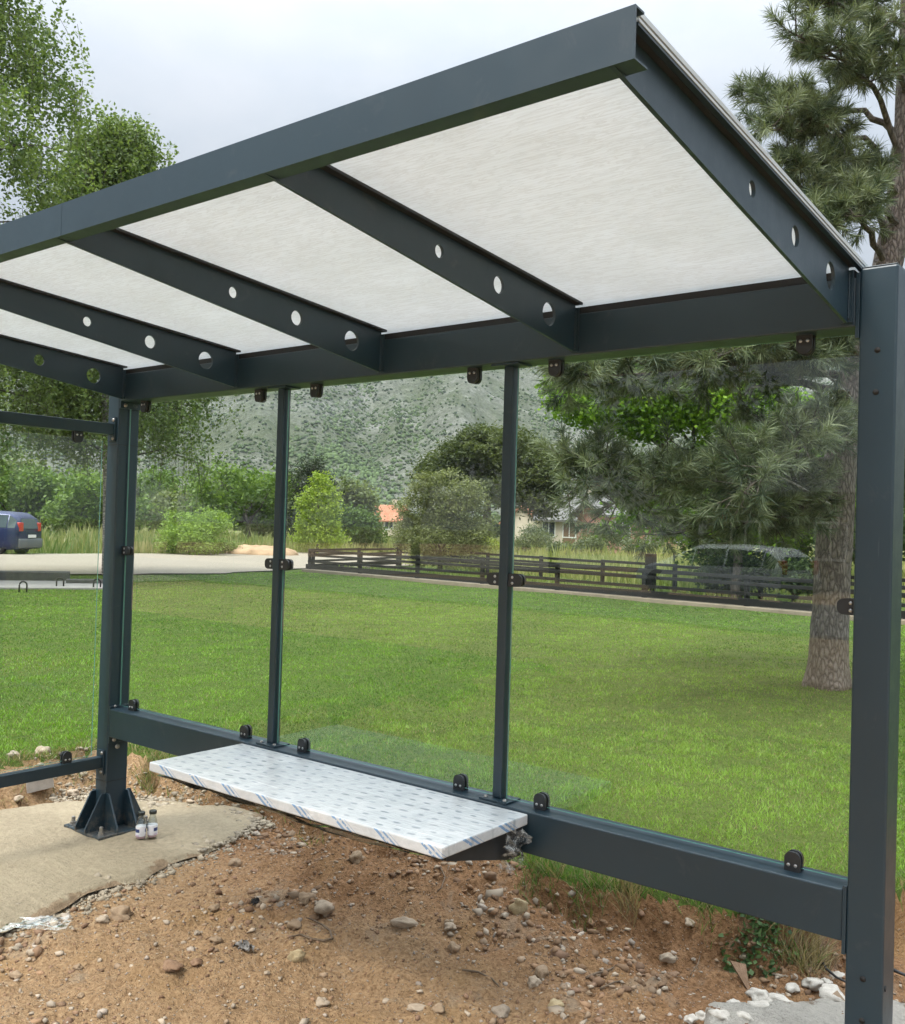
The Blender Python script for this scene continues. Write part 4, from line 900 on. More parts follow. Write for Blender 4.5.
leafy('maple_tree', 'lush bright green broadleaf tree behind the big pine', 'tree', gbase(738, 22), _mp, 75000, .12, (.065,.150,.012), (.27,.44,.036), HD, (.11,1.6), .27, .8)
for i, (px, dp, w_, h_, lab) in enumerate([(720,30,1.5,2.8,'dark green bushy tree behind the lower pine branches'),(770,27,1.5,3.0,'dark green hedge tree left of the pine trunk'),(860,28,1.8,3.4,'dark green hedge tree hidden mostly by the right post'),(930,30,2.2,4.4,'dark tree at the right border')]):
    leafy('dark_tree', lab, 'tree', gbase(px, dp), ellip(6, w_, w_, h_*.5, h_*.58, .52, 90+i), 7000, .16, (.022,.045,.012), (.075,.125,.03), HD, (.1,None), .28)

for px, dp, w_, h_, lab in ((740,22.5,.9,.95,'low dark hedge shrub behind the near fence, left of the pine trunk'),(795,21.5,1.0,1.1,'low dark hedge shrub behind the near fence, touching the pine trunk')):
    leafy('dark_shrub', lab, 'shrub', gbase(px, dp), ellip(6, w_, w_*.7, h_*.5, h_*.6, .55, int(px)), 6000, .10, (.026,.050,.016), (.085,.13,.040), HD, (.05,.2), .18)
# --- the big pine
def big_pine():
    b = on_z(828, 682, .24); e = empty('pine_tree', tuple(b)); tag(e, 'big pine with rough trunk and long needles on the lawn by the right post', 'tree')
    B = Vector(b); tpx = [(828,690,9.60),(829,640,9.62),(833,560,9.68),(838,480,9.75),(846,420,9.8),(862,350,9.85),(884,280,9.9),(899,215,9.95),(906,140,10.0),(910,40,10.1),(912,-80,10.2),(913,-220,10.35)]
    tp = [Vector(at(*p))-B for p in tpx]; tr = [.205,.185,.175,.168,.16,.155,.15,.14,.125,.105,.08,.04]
    # refine and roughen
    P2, R2 = [], []
    for i in range(len(tp)-1):
        for k in range(6): t = k/6; P2.append(tp[i].lerp(tp[i+1], t)); R2.append(tr[i]+(tr[i+1]-tr[i])*t)
    bm = bmesh.new(); tube(bm, P2, R2, 28)
    for v in bm.verts:
        n = mnoise.noise(Vector((v.co.x*14, v.co.y*14, v.co.z*3.2))); v.co += Vector((n, mnoise.noise(v.co*11), 0))*.014
        if v.co.z < .25: a_ = math.atan2(v.co.y, v.co.x); q_ = 1+(.25-v.co.z)**1.5*(.8+.7*math.sin(a_*5+.7)); v.co.x *= q_; v.co.y *= q_
    obj('trunk', bm, M['pine_bark'], e, True)
    def tz(z):
        for i in range(len(P2)-1):
            if P2[i].z <= z <= P2[i+1].z: return P2[i].lerp(P2[i+1], (z-P2[i].z)/max(1e-6, P2[i+1].z-P2[i].z))
        return P2[-1]
    bm = bmesh.new(); tufts = []; cones = []
    def branch(path, r0, spread=.35, dens=1.0, start=.25):
        path = [Vector(p)-B for p in path]; n = 14; q = []
        d = [0]
        for a, c in zip(path, path[1:]): d.append(d[-1]+(c-a).length)
        for i in range(n):
            s_ = d[-1]*i/(n-1); j = max(k for k in range(len(d)) if d[k] <= s_+1e-9); j = min(j, len(path)-2)
            q.append(path[j].lerp(path[j+1], (s_-d[j])/max(1e-6, d[j+1]-d[j])) + Vector((rnd.uniform(-1,1),rnd.uniform(-1,1),rnd.uniform(-1,1)))*.02)
        tube(bm, q, [r0*(1-.8*i/(n-1)) for i in range(n)], 7)
        for i in range(int(d[-1]*15*dens)):
            t = rnd.uniform(start, 1); k = min(int(t*(n-1)), n-2); p = q[k].lerp(q[k+1], t*(n-1)-k); ax = (q[k+1]-q[k]).normalized()
            o = Vector((rnd.gauss(0,1),rnd.gauss(0,1),rnd.gauss(.25,.7))).normalized(); dr = (ax*.8+o).normalized(); l = spread*rnd.uniform(.4,1.25)
            m = [p, p+dr*l*.5+Vector((0,0,.01)), p+dr*l+Vector((0,0,.04))]; tube(bm, m, [.009,.007,.004], 5)
            end_dir = (dr+Vector((0,0,rnd.uniform(.1,.7)))).normalized(); tufts.append((m[2], end_dir))
            for _ in range(rnd.choice((1,2,2))):
                o2 = Vector((rnd.gauss(0,1),rnd.gauss(0,1),rnd.gauss(.2,.6))).normalized(); st = m[0].lerp(m[2], rnd.uniform(.3,.9)); en = st+(dr*.6+o2).normalized()*l*.55; tube(bm, [st, en], [.005,.003], 4, False); tufts.append((en, (en-st).normalized()+Vector((0,0,.25))))
        tufts.append((q[-1], (q[-1]-q[-2]).normalized()))
        return q
    A = lambda *p: at(*p)
    low = [[(842,462,9.7),(800,462,9.4),(740,478,9.0),(690,484,8.7),(630,478,8.4),(585,470,8.2)],
           [(842,462,9.8),(790,470,9.9),(720,478,10.2),(650,488,10.4),(600,510,10.6)],
           [(852,392,9.8),(800,384,9.3),(740,376,8.8),(680,374,8.4),(620,376,8.2),(570,376,8.0)],
           [(856,380,9.8),(810,372,9.9),(750,365,10.2),(690,360,10.4),(620,362,10.6),(560,378,10.8)],
           [(858,372,9.85),(830,350,9.2),(790,346,8.6),(740,350,8.2),(690,362,8.0)],
           [(840,480,9.7),(810,500,9.3),(770,515,8.9),(735,528,8.7)],
           [(838,500,9.7),(800,512,10.2),(750,520,10.6),(700,525,10.9),(672,535,11.1)],
           [(846,440,9.8),(820,430,9.0),(800,445,8.4),(770,470,8.0),(745,492,7.8)],
           [(860,360,9.85),(840,340,9.3),(810,328,8.9),(770,326,8.6),(720,330,8.4)],
           [(848,420,9.8),(870,440,9.2),(905,455,8.8)],[(844,450,9.8),(880,480,10.4),(920,490,10.8)],
           [(866,335,9.85),(800,318,10.1),(730,320,10.4),(660,330,10.7),(590,345,10.9)]]
    for pth in low: branch([A(*p) for p in pth], .045, .36, 1.5, .22)
    upr = [[(904,185,9.95),(890,120,9.8),(870,85,9.5),(845,62,9.2),(815,48,9.0),(790,30,8.8)],
           [(906,140,10),(860,108,10.2),(820,112,10.3),(790,108,10.5),(745,102,10.6)],
           [(901,205,9.95),(870,140,9.6),(830,134,9.3),(790,132,9.1),(760,128,9.0)],
           [(890,262,9.9),(870,180,9.7),(845,176,9.4),(815,170,9.2),(795,172,9.0)],
           [(909,60,10.1),(880,30,10.0),(850,10,9.8),(815,-5,9.6)],
           [(910,30,10.1),(870,5,10.3),(830,-20,10.5)],[(911,-20,10.1),(880,-50,9.8),(840,-60,9.5)],
           [(888,268,9.9),(862,218,9.5),(830,205,9.2),(805,200,9.0)],
           [(897,225,9.95),(880,205,9.3),(850,212,8.9),(822,222,8.7)],
           [(903,175,10),(935,150,9.8),(965,140,9.6)],[(910,80,10.1),(945,60,10.4),(985,50,10.6)],[(880,290,9.9),(930,262,9.7),(975,255,9.5)],
           [(911,0,10.1),(900,-60,9.6),(885,-110,9.3)],[(911,-40,10.2),(935,-110,10.5),(960,-150,10.8)],[(908,95,10.0),(890,60,9.6),(872,40,9.4)]]
    for i, pth in enumerate(upr): branch([A(*p) for p in pth], .040, .27, 1.2 if i != 1 else 1.0, .42)
    obj('branches', bm, M['bark'], e)
    bm = bmesh.new()                                               # dead pale sticks
    for pth in ([(852,400,9.5),(838,385,9.2),(824,372,9.0),(813,366,8.9)], [(830,505,9.2),(815,496,8.9),(795,484,8.7),(778,476,8.6)], [(800,378,9.0),(770,384,8.8),(750,388,8.6),(745,395,8.5)]):
        tube(bm, [Vector(A(*p))-B for p in pth], [.018,.014,.010,.006], 6)
    obj('dead_branch', bm, M['birch_bark'], e)
    tp_ = np.array([t[0][:] for t in tufts]); td = np.array([t[1].normalized()[:] for t in tufts]); n = len(tp_); K = 84
    c_ = NPR.normal(.48,.24,n); P_ = np.repeat(tp_, K, 0); dd = np.repeat(td, K, 0); m = n*K
    rr = NPR.normal(0,1,(m,3)); rr -= (rr*dd).sum(1)[:,None]*dd; rr /= np.linalg.norm(rr,axis=1)[:,None]
    along = NPR.uniform(-.10,.07,m); op = np.radians(NPR.uniform(18,72,m)); nd = dd*np.cos(op)[:,None]+rr*np.sin(op)[:,None]; nd[:,2] -= .12; nd /= np.linalg.norm(nd,axis=1)[:,None]
    ln = NPR.uniform(.095,.165,m)[:,None]; st = P_+dd*along[:,None]; side = np.cross(nd, NPR.normal(0,1,(m,3))); side /= np.linalg.norm(side,axis=1)[:,None]; side *= .0027
    mid = st+nd*ln*.55; V_ = np.stack([st-side, st+side, mid+side, st+nd*ln+np.array([0,0,-.006]), mid-side],1).reshape(-1,3); k = np.arange(m)*5
    Fq = np.concatenate([np.stack([k,k+1,k+2],-1), np.stack([k,k+2,k+4],-1), np.stack([k+4,k+2,k+3],-1)]); T_ = np.clip(np.repeat(c_,K)+NPR.normal(0,.2,m),0,1)
    np_mesh('crown', V_, Fq, M['needle'], np.repeat(mixcol((.044,.070,.040),(.235,.275,.145),T_),5,0), e)
    for i in range(26):
        q = tp_[NPR.randint(n)]; d = NPR.normal(0,1,3); bm = bmesh.new(); lathe(bm, [(.004,-.035),(.020,-.022),(.024,0),(.016,.022),(.004,.036)], seg=9)
        for v in bm.verts:
            v.co *= 1+.15*mnoise.noise(v.co*90); v.co = Matrix.Rotation(d[0],3,'X') @ Matrix.Rotation(d[1],3,'Y') @ v.co; v.co += Vector(q)
        obj('cone', bm, M['stone_rust'] if i % 3 else M['stone_yellow'], e, True)
    print('pine tufts', n)
big_pine()

# ------------------------------------------------------------------ meadow
def meadow(name, label, n, cond, hmin, hmax, c0, c1, r0, r1, half=R(36), wpx=1.3):
    x, y, r = wedge(n, r0, r1, half, 1.3); k = cond(x, y); x, y, r = x[k], y[k], r[k]
    ok = (np.abs(x) < 57) & (y < 57) & (y > -77); z = np.where(ok, H(x, y), .15); pt = fbm(x*.35, y*.35, 4)*1.25
    t = np.clip(.5+.8*pt+NPR.normal(0,.25,len(x)),0,1); h = NPR.uniform(hmin,hmax,len(x))**1.3*(1+.9*fbm(x*.9+3, y*.9, 3))*(1+.4*pt)
    bv, bf, bc = blades(np.stack([x,y,z-.02],-1), h, wpx*r/F*NPR.uniform(.7,1.4,len(x)), mixcol(c0,c1,t), .5)
    return tag(np_mesh(name, bv, bf, M['blade'], bc), label, 'grass', None, 'stuff')
def c_left(x, y): return (x < -31.2+.8*vnoise(y*.5, y*0+2)) & (y < 30)
def c_right(x, y): return (y > 24.5-.28*(x+18)) & (x > -20.5-.05*(y-20)) | ((x < -30.5) & (y >= 30))
def c_encl(x, y): return (y > FENCE_Y(x)+.5) & (y < 23.2-.29*(x+18.85)) & (x > -18.2)
meadow('meadow_grass', 'tall dry meadow grass beyond the gravel road', 60000, c_left, .30, .95, (.11,.18,.045), (.36,.34,.17), 36, 75)
meadow('meadow_grass', 'pale tall meadow grass beyond the dark rail fences', 90000, c_right, .3, .85, (.15,.20,.045), (.38,.38,.16), 26, 80)
meadow('enclosure_grass', 'light green grass inside the dark rail fence', 45000, c_encl, .10, .30, (.10,.16,.03), (.24,.30,.08), 16, 40)

# ------------------------------------------------------------------ rail fences
def fence(label, a, b, step, hgt, plank, kerb=False):
    a, b = np.array(a), np.array(b); d = b-a; Ln = np.hypot(*d); ang = math.atan2(d[1], d[0]); z0 = hz(*a)
    e = empty('rail_fence', (a[0], a[1], z0), ang); tag(e, label, 'fence', 'dark rail fences round the park plot'); n = int(Ln/step)
    for i in range(n+1):
        x = i*Ln/n; obj('fence_post', newbox(x-.045, x+.045, -.045, .045, -.05, hgt+.02, .006), M['fence_wood'], e)
    for z, h in ((hgt-.07,.075), (hgt*.70,.07), (hgt*.43,.07)):
        for i in range(n):
            xa, xb = i*Ln/n, (i+1)*Ln/n; dz = rnd.uniform(-.012,.012); obj('rail', newbox(xa-.01, xb-.012, -.078, -.048, z+dz, z+h+dz, .004), M['fence_wood'], e)
    if plank: obj('bottom_board', newbox(-.1, Ln+.1, -.085, -.048, .10, .245, .004), M['fence_wood'], e)
    if kerb: obj('kerb', newbox(-.15, Ln+.15, -.20, .12, -.2, .085, .012), M['kerb'], e)
    return e
fence('dark brown rail fence with a wide bottom board along the far edge of the lawn', (-17.2,17.77), (9.5,14.62), 2.35, .70, True, True)
fence('dark rail fence on the far side of the fenced plot', (-18.85,23.9), (9,15.98), 2.45, .70, False)
fence('short dark rail fence closing the left end of the fenced plot', (-17.3,18.0), (-18.8,23.7), 2.0, .70, True)
p = on_z(650, 600, .25); p = at(650, 590, 24.0); o = obj('gate_post', newbox(-.11,.11,-.11,.11,-.05,.98,.01), M['fence_wood']); o.location = (p[0], p[1], hz(p[0],p[1])); tag(o, 'thick dark gate post standing inside the fenced plot left of the pine', 'gate post')

# slab with lifting hooks on the left
def flat_on(px, py, sx, sy, h, rz, mat, name, label, cat):
    p = on_z(px, py, .21); o = obj(name, newbox(-sx/2,sx/2,-sy/2,sy/2,-.06,h,.012), M[mat]); o.location = (p[0],p[1],hz(p[0],p[1])); o.rotation_euler = (0,0,rz); return tag(o, label, cat)
flat_on(22, 585, 3.9, 2.2, .045, 1.02, 'slab', 'concrete_slab', 'flat grey concrete slab with steel hooks in the lawn at the left', 'slab')
flat_on(20, 580, 2.1, .55, .20, 1.02, 'darkslab', 'dark_slab', 'dark raised concrete cover on the far left of the hooked slab', 'slab')
flat_on(88, 584, .9, .4, .12, 1.02, 'darkslab', 'dark_slab', 'small dark concrete cover beside the left post at the end of the slab', 'slab')
for px, py, w in ((735,1010,17),(758,998,20),(780,1006,22),(812,988,18),(832,1000,24),(702,1018,15),(720,1020,19),(764,1016,26),(838,978,14),(806,1018,21),(745,1020,14),(792,994,13),(822,1012,16),(690,1022,12),(772,1001,11),(826,985,10)):
    stone(px, py, w, 'stone_chalk', 'broken pale lump of spilled concrete at the foot of the right post', 'spilled concrete lumps', 60+px % 7, .6, 1.15, 'concrete lump', None, .3, 'concrete_lump')
for px, py, lab in ((23,590,'left rebar lifting hook sticking out of the slab'),(60,586,'right rebar lifting hook sticking out of the slab'),(97,587,'rebar hook beside the left post at the slab end')):
    p = on_z(px, py, .24); bm = bmesh.new(); tube(bm, [(-.07,0,-.05),(-.07,0,.11)]+[(-.07*math.cos(math.pi*k/8),0,.11+.07*math.sin(math.pi*k/8)) for k in range(1,8)]+[(.07,0,.11),(.07,0,-.05)], .016, 8)
    o = obj('rebar_hook', bm, M['black'], None, True); o.location = (p[0],p[1],hz(p[0],p[1])+.03); o.rotation_euler = (0,0,.8); tag(o, lab, 'hook', 'rebar hooks on the slab')
# dirt heap
p = gbase(262, 44); bm = bmesh.new(); bmesh.ops.create_icosphere(bm, subdivisions=4, radius=1)
for v in bm.verts: v.co = Vector((v.co.x*1.9, v.co.y*1.5, max(-.1, v.co.z)*.42)); v.co += v.co.normalized()*mnoise.fractal(v.co*1.6,1,2,4)*.16
o = obj('dirt_heap', bm, simple('orange_earth', (.36,.24,.14), .95, 0, 3, .2, .4, 8), None, True); o.location = p; tag(o, 'low heap of orange earth at the gravel road beyond the lawn', 'dirt heap')
# goals
for px, lab in ((45.5,'left small white goal frame in the tall grass behind the car'),(58.5,'right small white goal frame in the tall grass behind the car')):
    b = gbase(px, 60); e = empty('goal_frame', b, YAW+R(25)); tag(e, lab, 'goal', 'small white goals')
    for sx in (-.33,.33): bm = bmesh.new(); tube(bm, [(sx,0,0),(sx,0,1.52)], .025, 7); obj('upright', bm, M['white_paint'], e)
    bm = bmesh.new(); tube(bm, [(-.36,0,1.53),(.36,0,1.53)], .025, 7); obj('crossbar', bm, M['white_paint'], e)

# ------------------------------------------------------------------ houses
def house(label, base, rz, w, d, hw, hr, wall, roof, wins=2, chim=True, eave=.45):
    e = empty('house', base, rz); tag(e, label, 'house', 'houses beyond the park')
    bm = bmesh.new(); prism(bm, [(-d/2,-.5),(d/2,-.5),(d/2,hw),(0,hw+hr-.06),(-d/2,hw)], 'x', -w/2, w/2); obj('wall', bm, M[wall], e)
    bm = bmesh.new(); k = hr/(d/2)
    prism(bm, [(-d/2-eave, hw-eave*k), (0, hw+hr), (d/2+eave, hw-eave*k), (d/2+eave, hw-eave*k+.16), (0, hw+hr+.18), (-d/2-eave, hw-eave*k+.16)], 'x', -w/2-eave, w/2+eave); rf = obj('roof', bm, M[roof], e)
    if chim: obj('chimney', newbox(w*.2, w*.2+.6, .3, .9, hw+hr*.55, hw+hr+.85, .03), M[wall], rf)
    for f in (-1, 1):
        for i in range(wins):
            x = (i+.5)/wins*w-w/2; y = f*d/2
            fr = bmesh.new()
            for a in ((x-.55,x-.47,.95,2.25),(x+.47,x+.55,.95,2.25),(x-.469,x+.469,2.17,2.25),(x-.469,x+.469,.95,1.03),(x-.03,x+.03,1.031,2.169)): box(fr, a[0],a[1], min(y-f*.02,y+f*.06), max(y-f*.02,y+f*.06), a[2],a[3])
            wn = obj('window', fr, M['white_paint'], e); obj('glass', newbox(x-.47,x+.47, min(y+f*.004,y+f*.02), max(y+f*.004,y+f*.02), 1.03,2.17), M['house_glass'], wn)
    y = -d/2; dr = obj('door', newbox(-.48,.48, y-.05, y+.02, -.1, 2.1, .01), M['wood_door'], e)
    return e
house('small house with an orange tiled roof left of the olive tree', gbase(383, 118, .3), .5, 5.0, 4.4, 2.2, 1.6, 'wall_cream', 'roof_red', 2)
house('cream house with a grey roof behind the far fence', gbase(574, 80, .2), YAW-.25, 5.0, 6.0, 2.5, 1.9, 'wall_cream', 'roof_grey', 3)
house('house with a bright orange roof seen just right of the second slim mullion', gbase(531, 118, .3), YAW+1.0, 5.0, 5.0, 2.3, 1.8, 'wall_cream', 'roof_red', 2)
house('pink walled low house behind the pine branches', gbase(636, 64, .2), YAW+.25, 6.4, 5.0, 2.6, .9, 'wall_pink', 'roof_grey', 3, False)
house('long tiled house across the road behind the viewer, mirrored in the glass', (-3.6,-33.5,0), math.pi, 11.5, 8.0, 3.4, 3.0, 'wall_brown', 'roof_grey', 4)

# ------------------------------------------------------------------ cars
def car(label, loc, rz, paint, ST_, wb, wr, rear_h):
    """ST_: stations along the length (rear to front): x, z bottom, z belt, z top, half width at belt, half width at roof"""
    e = empty('car', loc, rz); tag(e, label, 'car')
    bm = bmesh.new(); rings = []
    for (x, zb_, zl, zt_, w, wt) in ST_:
        half = [(w*.90,zb_),(w*.985,zb_+.10),(w,zb_+.28),(w*.99,zl-.06),(w*.97,zl),(wt+(w*.97-wt)*.12,zt_-.10 if zt_-zl > .2 else zl+(zt_-zl)*.6),(wt*.90,zt_-.03 if zt_-zl > .2 else zt_-.005),(wt*.55,zt_),(0,zt_+.01)]
        full = [(-y,z) for y,z in half[:-1]] + [(y,z) for y,z in half[::-1]]
        rings.append([bm.verts.new((x,y,z)) for y,z in full])
    for i in range(len(rings)-1):
        for k in range(len(rings[0])-1): bm.faces.new((rings[i][k],rings[i][k+1],rings[i+1][k+1],rings[i+1][k]))
        bm.faces.new((rings[i][-1],rings[i][0],rings[i+1][0],rings[i+1][-1]))
    bm.faces.new(rings[0]); bm.faces.new(rings[-1][::-1]); ringco = [[v.co.copy() for v in r_] for r_ in rings]
    obj('body', bm, M[paint], e, True)
    n = len(ringco[0])
    def glasspatch(name, quads, lift=.012):
        b = bmesh.new()
        for qd in quads:
            c = sum(qd, Vector())/4; nr = (qd[1]-qd[0]).cross(qd[3]-qd[0]).normalized(); nr = nr if nr.dot(c-Vector((c.x*.6,0,.8))) > 0 else -nr
            o_ = [b.verts.new(c+(q-c)*.93+nr*lift) for q in qd]; i_ = [b.verts.new(c+(q-c)*.93-nr*.01) for q in qd]; b.faces.new(o_)
            for k in range(4): b.faces.new((o_[k],o_[(k+1)%4],i_[(k+1)%4],i_[k]))
        return obj(name, b, M['car_glass'], e)
    g = [i for i in range(len(ST_)-1) if ST_[i][3]-ST_[i][2] > .2 and ST_[i+1][3]-ST_[i+1][2] > .2]
    for i in g:                                                     # side windows, left and right
        for k in (4, n-6): glasspatch('side_window', [[ringco[i][k],ringco[i][k+1],ringco[i+1][k+1],ringco[i+1][k]]])
    r0 = ringco[g[0]]; q = lambda a, b_, t: a.lerp(b_, t)
    x0, z0, zt0, w0 = ST_[0][0], ST_[0][1], ST_[0][2], ST_[0][4]
    A_, B_ = ringco[0], ringco[g[0]]                                 # tailgate window between the belt ring and the roof ring
    m1, m2 = 4, n-5
    glasspatch('rear_window', [[A_[m1].lerp(A_[m2],.10), A_[m1].lerp(A_[m2],.90), B_[m1+2].lerp(B_[m2-2],.93), B_[m1+2].lerp(B_[m2-2],.07)]], .02)
    C_, D_ = ringco[g[-1]+1], ringco[g[-1]+2]
    glasspatch('windscreen', [[D_[m1].lerp(D_[m2],.08), D_[m1].lerp(D_[m2],.92), C_[m1+2].lerp(C_[m2-2],.96), C_[m1+2].lerp(C_[m2-2],.04)]], .02)
    for s_ in (-1, 1):
        for wx_ in (-wb/2, wb/2):
            wy = s_*(ST_[1][4]-.10); bm = bmesh.new(); lathe(bm, [(wr*.62,-.10),(wr*.92,-.10),(wr,-.07),(wr,.07),(wr*.92,.10),(wr*.62,.10)], seg=28)
            for v in bm.verts: v.co = Matrix.Rotation(R(90),3,'X') @ v.co + Vector((wx_,wy,wr))
            wh = obj('wheel', bm, M['rubber'], e, True); bm = bmesh.new()
            lathe(bm, [(.05,.04),(wr*.6,.06),(wr*.66,.085),(wr*.66,-.02)], seg=20)
            for k in range(5):
                a = k*2*math.pi/5; box(bm, .02, wr*.6, -.028, .028, .07, .092, M=Matrix.Rotation(a,4,'Z'))
            for v in bm.verts: v.co = Matrix.Rotation(R(90)*(-s_ if s_ > 0 else 1),3,'X') @ v.co + Vector((wx_,wy+s_*.018,wr))
            obj('rim', bm, M['rim'], wh); bm = bmesh.new(); prism(bm, [(wx_+(wr+.065)*math.cos(a), wr+(wr+.065)*math.sin(a)) for a in np.linspace(-.15,math.pi+.15,18)], 'y', s_*(ST_[1][4]-.30), s_*(ST_[1][4]+.006)); obj('wheel_arch', bm, M['rubber'] if False else M['seal'], e)
        bm = bmesh.new(); box(bm, x0-.03, x0+.16, s_*w0*.70-.10, s_*w0*.70+.16 if s_ > 0 else s_*w0*.70+.10, rear_h-.13, rear_h+.20, .03)
        if s_ < 0:
            for v in bm.verts: v.co.y -= .06
        obj('taillight', bm, M['red_lamp'], e, True)
    obj('rear_bumper', newbox(x0-.09, x0+.18, -w0*.95, w0*.95, z0+.02, z0+.36, .04), M['bumper'], e, True)
    obj('number_plate', newbox(x0-.103, x0-.088, -.26, .26, z0+.40, z0+.51, .004), M['plate'], e)
    x9 = ST_[-1][0]; obj('front_bumper', newbox(x9-.2, x9+.05, -ST_[-1][4]*.95, ST_[-1][4]*.95, ST_[-1][1], ST_[-1][1]+.28, .04), M['bumper'], e, True)
    for s_ in (-1,1): obj('headlight', newbox(x9-.16, x9+.015, s_*ST_[-1][4]*.66-.16, s_*ST_[-1][4]*.66+.16, ST_[-1][2]-.16, ST_[-1][2]-.02, .03), M['steel'], e, True)
    for s_ in (-1,1): obj('wing_mirror', newbox(.55, .70, s_*.98-.09, s_*.98+.09, 1.0, 1.13, .03), M[paint], e, True)
    return e
p = at(-21, 553.5, 36.0)
mpv = [(-2.12,.26,.98,1.02,.80,.72),(-2.02,.22,.99,1.40,.86,.66),(-1.72,.20,1.00,1.59,.885,.66),(-.75,.18,.99,1.64,.89,.67),(.25,.18,.97,1.60,.89,.66),(.85,.18,.96,1.40,.89,.63),(1.55,.20,.93,1.00,.87,.70),(2.0,.24,.78,.84,.80,.62),(2.14,.28,.62,.70,.72,.5)]
car('dark blue parked family car on the gravel at the left border, rear towards the viewer', (p[0]-.2, p[1], hz(p[0],p[1])+.02), R(211), 'car_blue', mpv, 2.68, .32, 1.02)
suv = [(a,b*.86,c*.86,d*.86,e_,f_) for a,b,c,d,e_,f_ in [(-2.25,.34,1.02,1.06,.86,.78),(-2.12,.30,1.04,1.42,.92,.70),(-1.78,.28,1.05,1.62,.94,.70),(-.7,.26,1.04,1.68,.94,.71),(.3,.26,1.02,1.65,.94,.70),(.95,.26,1.01,1.38,.94,.66),(1.6,.28,.98,1.06,.92,.74),(2.1,.32,.86,.92,.86,.66),(2.25,.36,.70,.78,.78,.56)]]
car('grey estate car on the road behind the viewer, mirrored in the glass', (-5.2,-20.9,.03), R(180+14), 'car_grey', suv, 2.75, .33, .90)

# trees behind the viewer that the panes mirror
for i, (x, y, hgt, wid, lab) in enumerate([(-36,-26,10.5,4.2,'tall tree beyond the far end of the road behind the viewer'),(-44,-22,11.5,4.6,'last tall tree beyond the road behind the viewer'),(-10.5,-31,9.5,3.6,'broad tree across the road behind the viewer, left of the tiled house'),(-16,-30,10.5,3.8,'tall broad tree across the road behind the viewer'),(-22.5,-29,9.0,3.6,'rounded tree across the road behind the viewer, far along'),(6.5,-36,10,4,'broad tree right of the tiled house behind the viewer'),(-29,-27,7.5,3.4,'lower tree across the road behind the viewer, farthest along')]):
    leafy('broadleaf_tree', lab, 'tree', (x,y,hz(x,y)), ellip(7, wid, wid, hgt*.42, hgt*.56, .5, 120+i), 5000, .34, (.025,.05,.014), (.09,.13,.04), 'trees across the road', (.2,None), .5)

# ------------------------------------------------------------------ the rocky hill
def crest(th):                                                      # th: bearing left of +Y, radians
    return 232 + 26*np.sin(th*3.1+.6) + 14*np.sin(th*7.3) - 70*sstep(.45, -.15, th)
def hill_z(th, r):
    t = np.clip((r-330)/(1080-330), 0, 1.25); x = -np.sin(th)*r; y = np.cos(th)*r
    prof = np.where(t < 1, sstep(-.25, 1.12, t)-sstep(-.25,1.12,np.zeros_like(t)), 0); prof = prof/ (sstep(-.25,1.12,np.ones(1))-sstep(-.25,1.12,np.zeros(1)))
    prof = np.where(t >= 1, 1-.25*(t-1), prof)
    gully = fbm(th*9+.8*fbm(x*.004,y*.004,2), r*.0016, 4)*38*np.sin(np.pi*np.clip(t,0,1))**.7
    return np.maximum(-2, crest(th)*prof + gully + fbm(x*.02, y*.02, 4)*12*np.clip(t*3,0,1) - 1.5*(t <= 0))
th = np.linspace(R(-28), R(108), 300); rr = np.r_[np.linspace(315,1120,190), 1250, 1400]
TH, RR = np.meshgrid(th, rr, indexing='ij'); HZ = hill_z(TH, RR); a_, b_ = TH.shape; K_ = np.arange(a_*b_).reshape(a_,b_)
tag(np_mesh('hillside', np.stack([-np.sin(TH)*RR, np.cos(TH)*RR, HZ],-1).reshape(-1,3), np.stack([K_[:-1,:-1],K_[:-1,1:],K_[1:,1:],K_[1:,:-1]],-1).reshape(-1,4), M['rockhill'], None, None, True), kind='structure')
N_ = 150000; t1 = NPR.uniform(R(2), R(76), N_); r1_ = np.sqrt(NPR.uniform(330**2, 1075**2, N_)); dens = fbm(t1*9+4, r1_*.006, 4) + .55*vnoise(t1*60, r1_*.03); kp = NPR.rand(N_) < np.clip(.50+1.1*dens,.10,1); t1, r1_ = t1[kp], r1_[kp]; dens = dens[kp]
hx, hy = -np.sin(t1)*r1_, np.cos(t1)*r1_; hzv = hill_z(t1, r1_); nb = len(hx); sz = NPR.uniform(.36,.98,nb)*(1+.8*np.clip(dens,0,.6))*(.75+r1_/1600)
V_ = icv[None]*(1+.28*NPR.randn(nb,len(icv),1))*sz[:,None,None]; V_[:,:,2] *= .85; V_ += np.stack([hx,hy,hzv+sz*.35],-1)[:,None]; Fi = icf[None]+(np.arange(nb)*len(icv))[:,None,None]
tt = np.clip(NPR.normal(.45,.25,nb)+.4*dens,0,1); tag(np_mesh('hillside_scrub', V_.reshape(-1,3), Fi.reshape(-1,3), M['scrub'], np.repeat(mixcol((.030,.050,.018),(.105,.155,.048),tt),len(icv),0)), 'dark green scrub dotted over the pale rocky hillside', 'scrub', None, 'stuff')
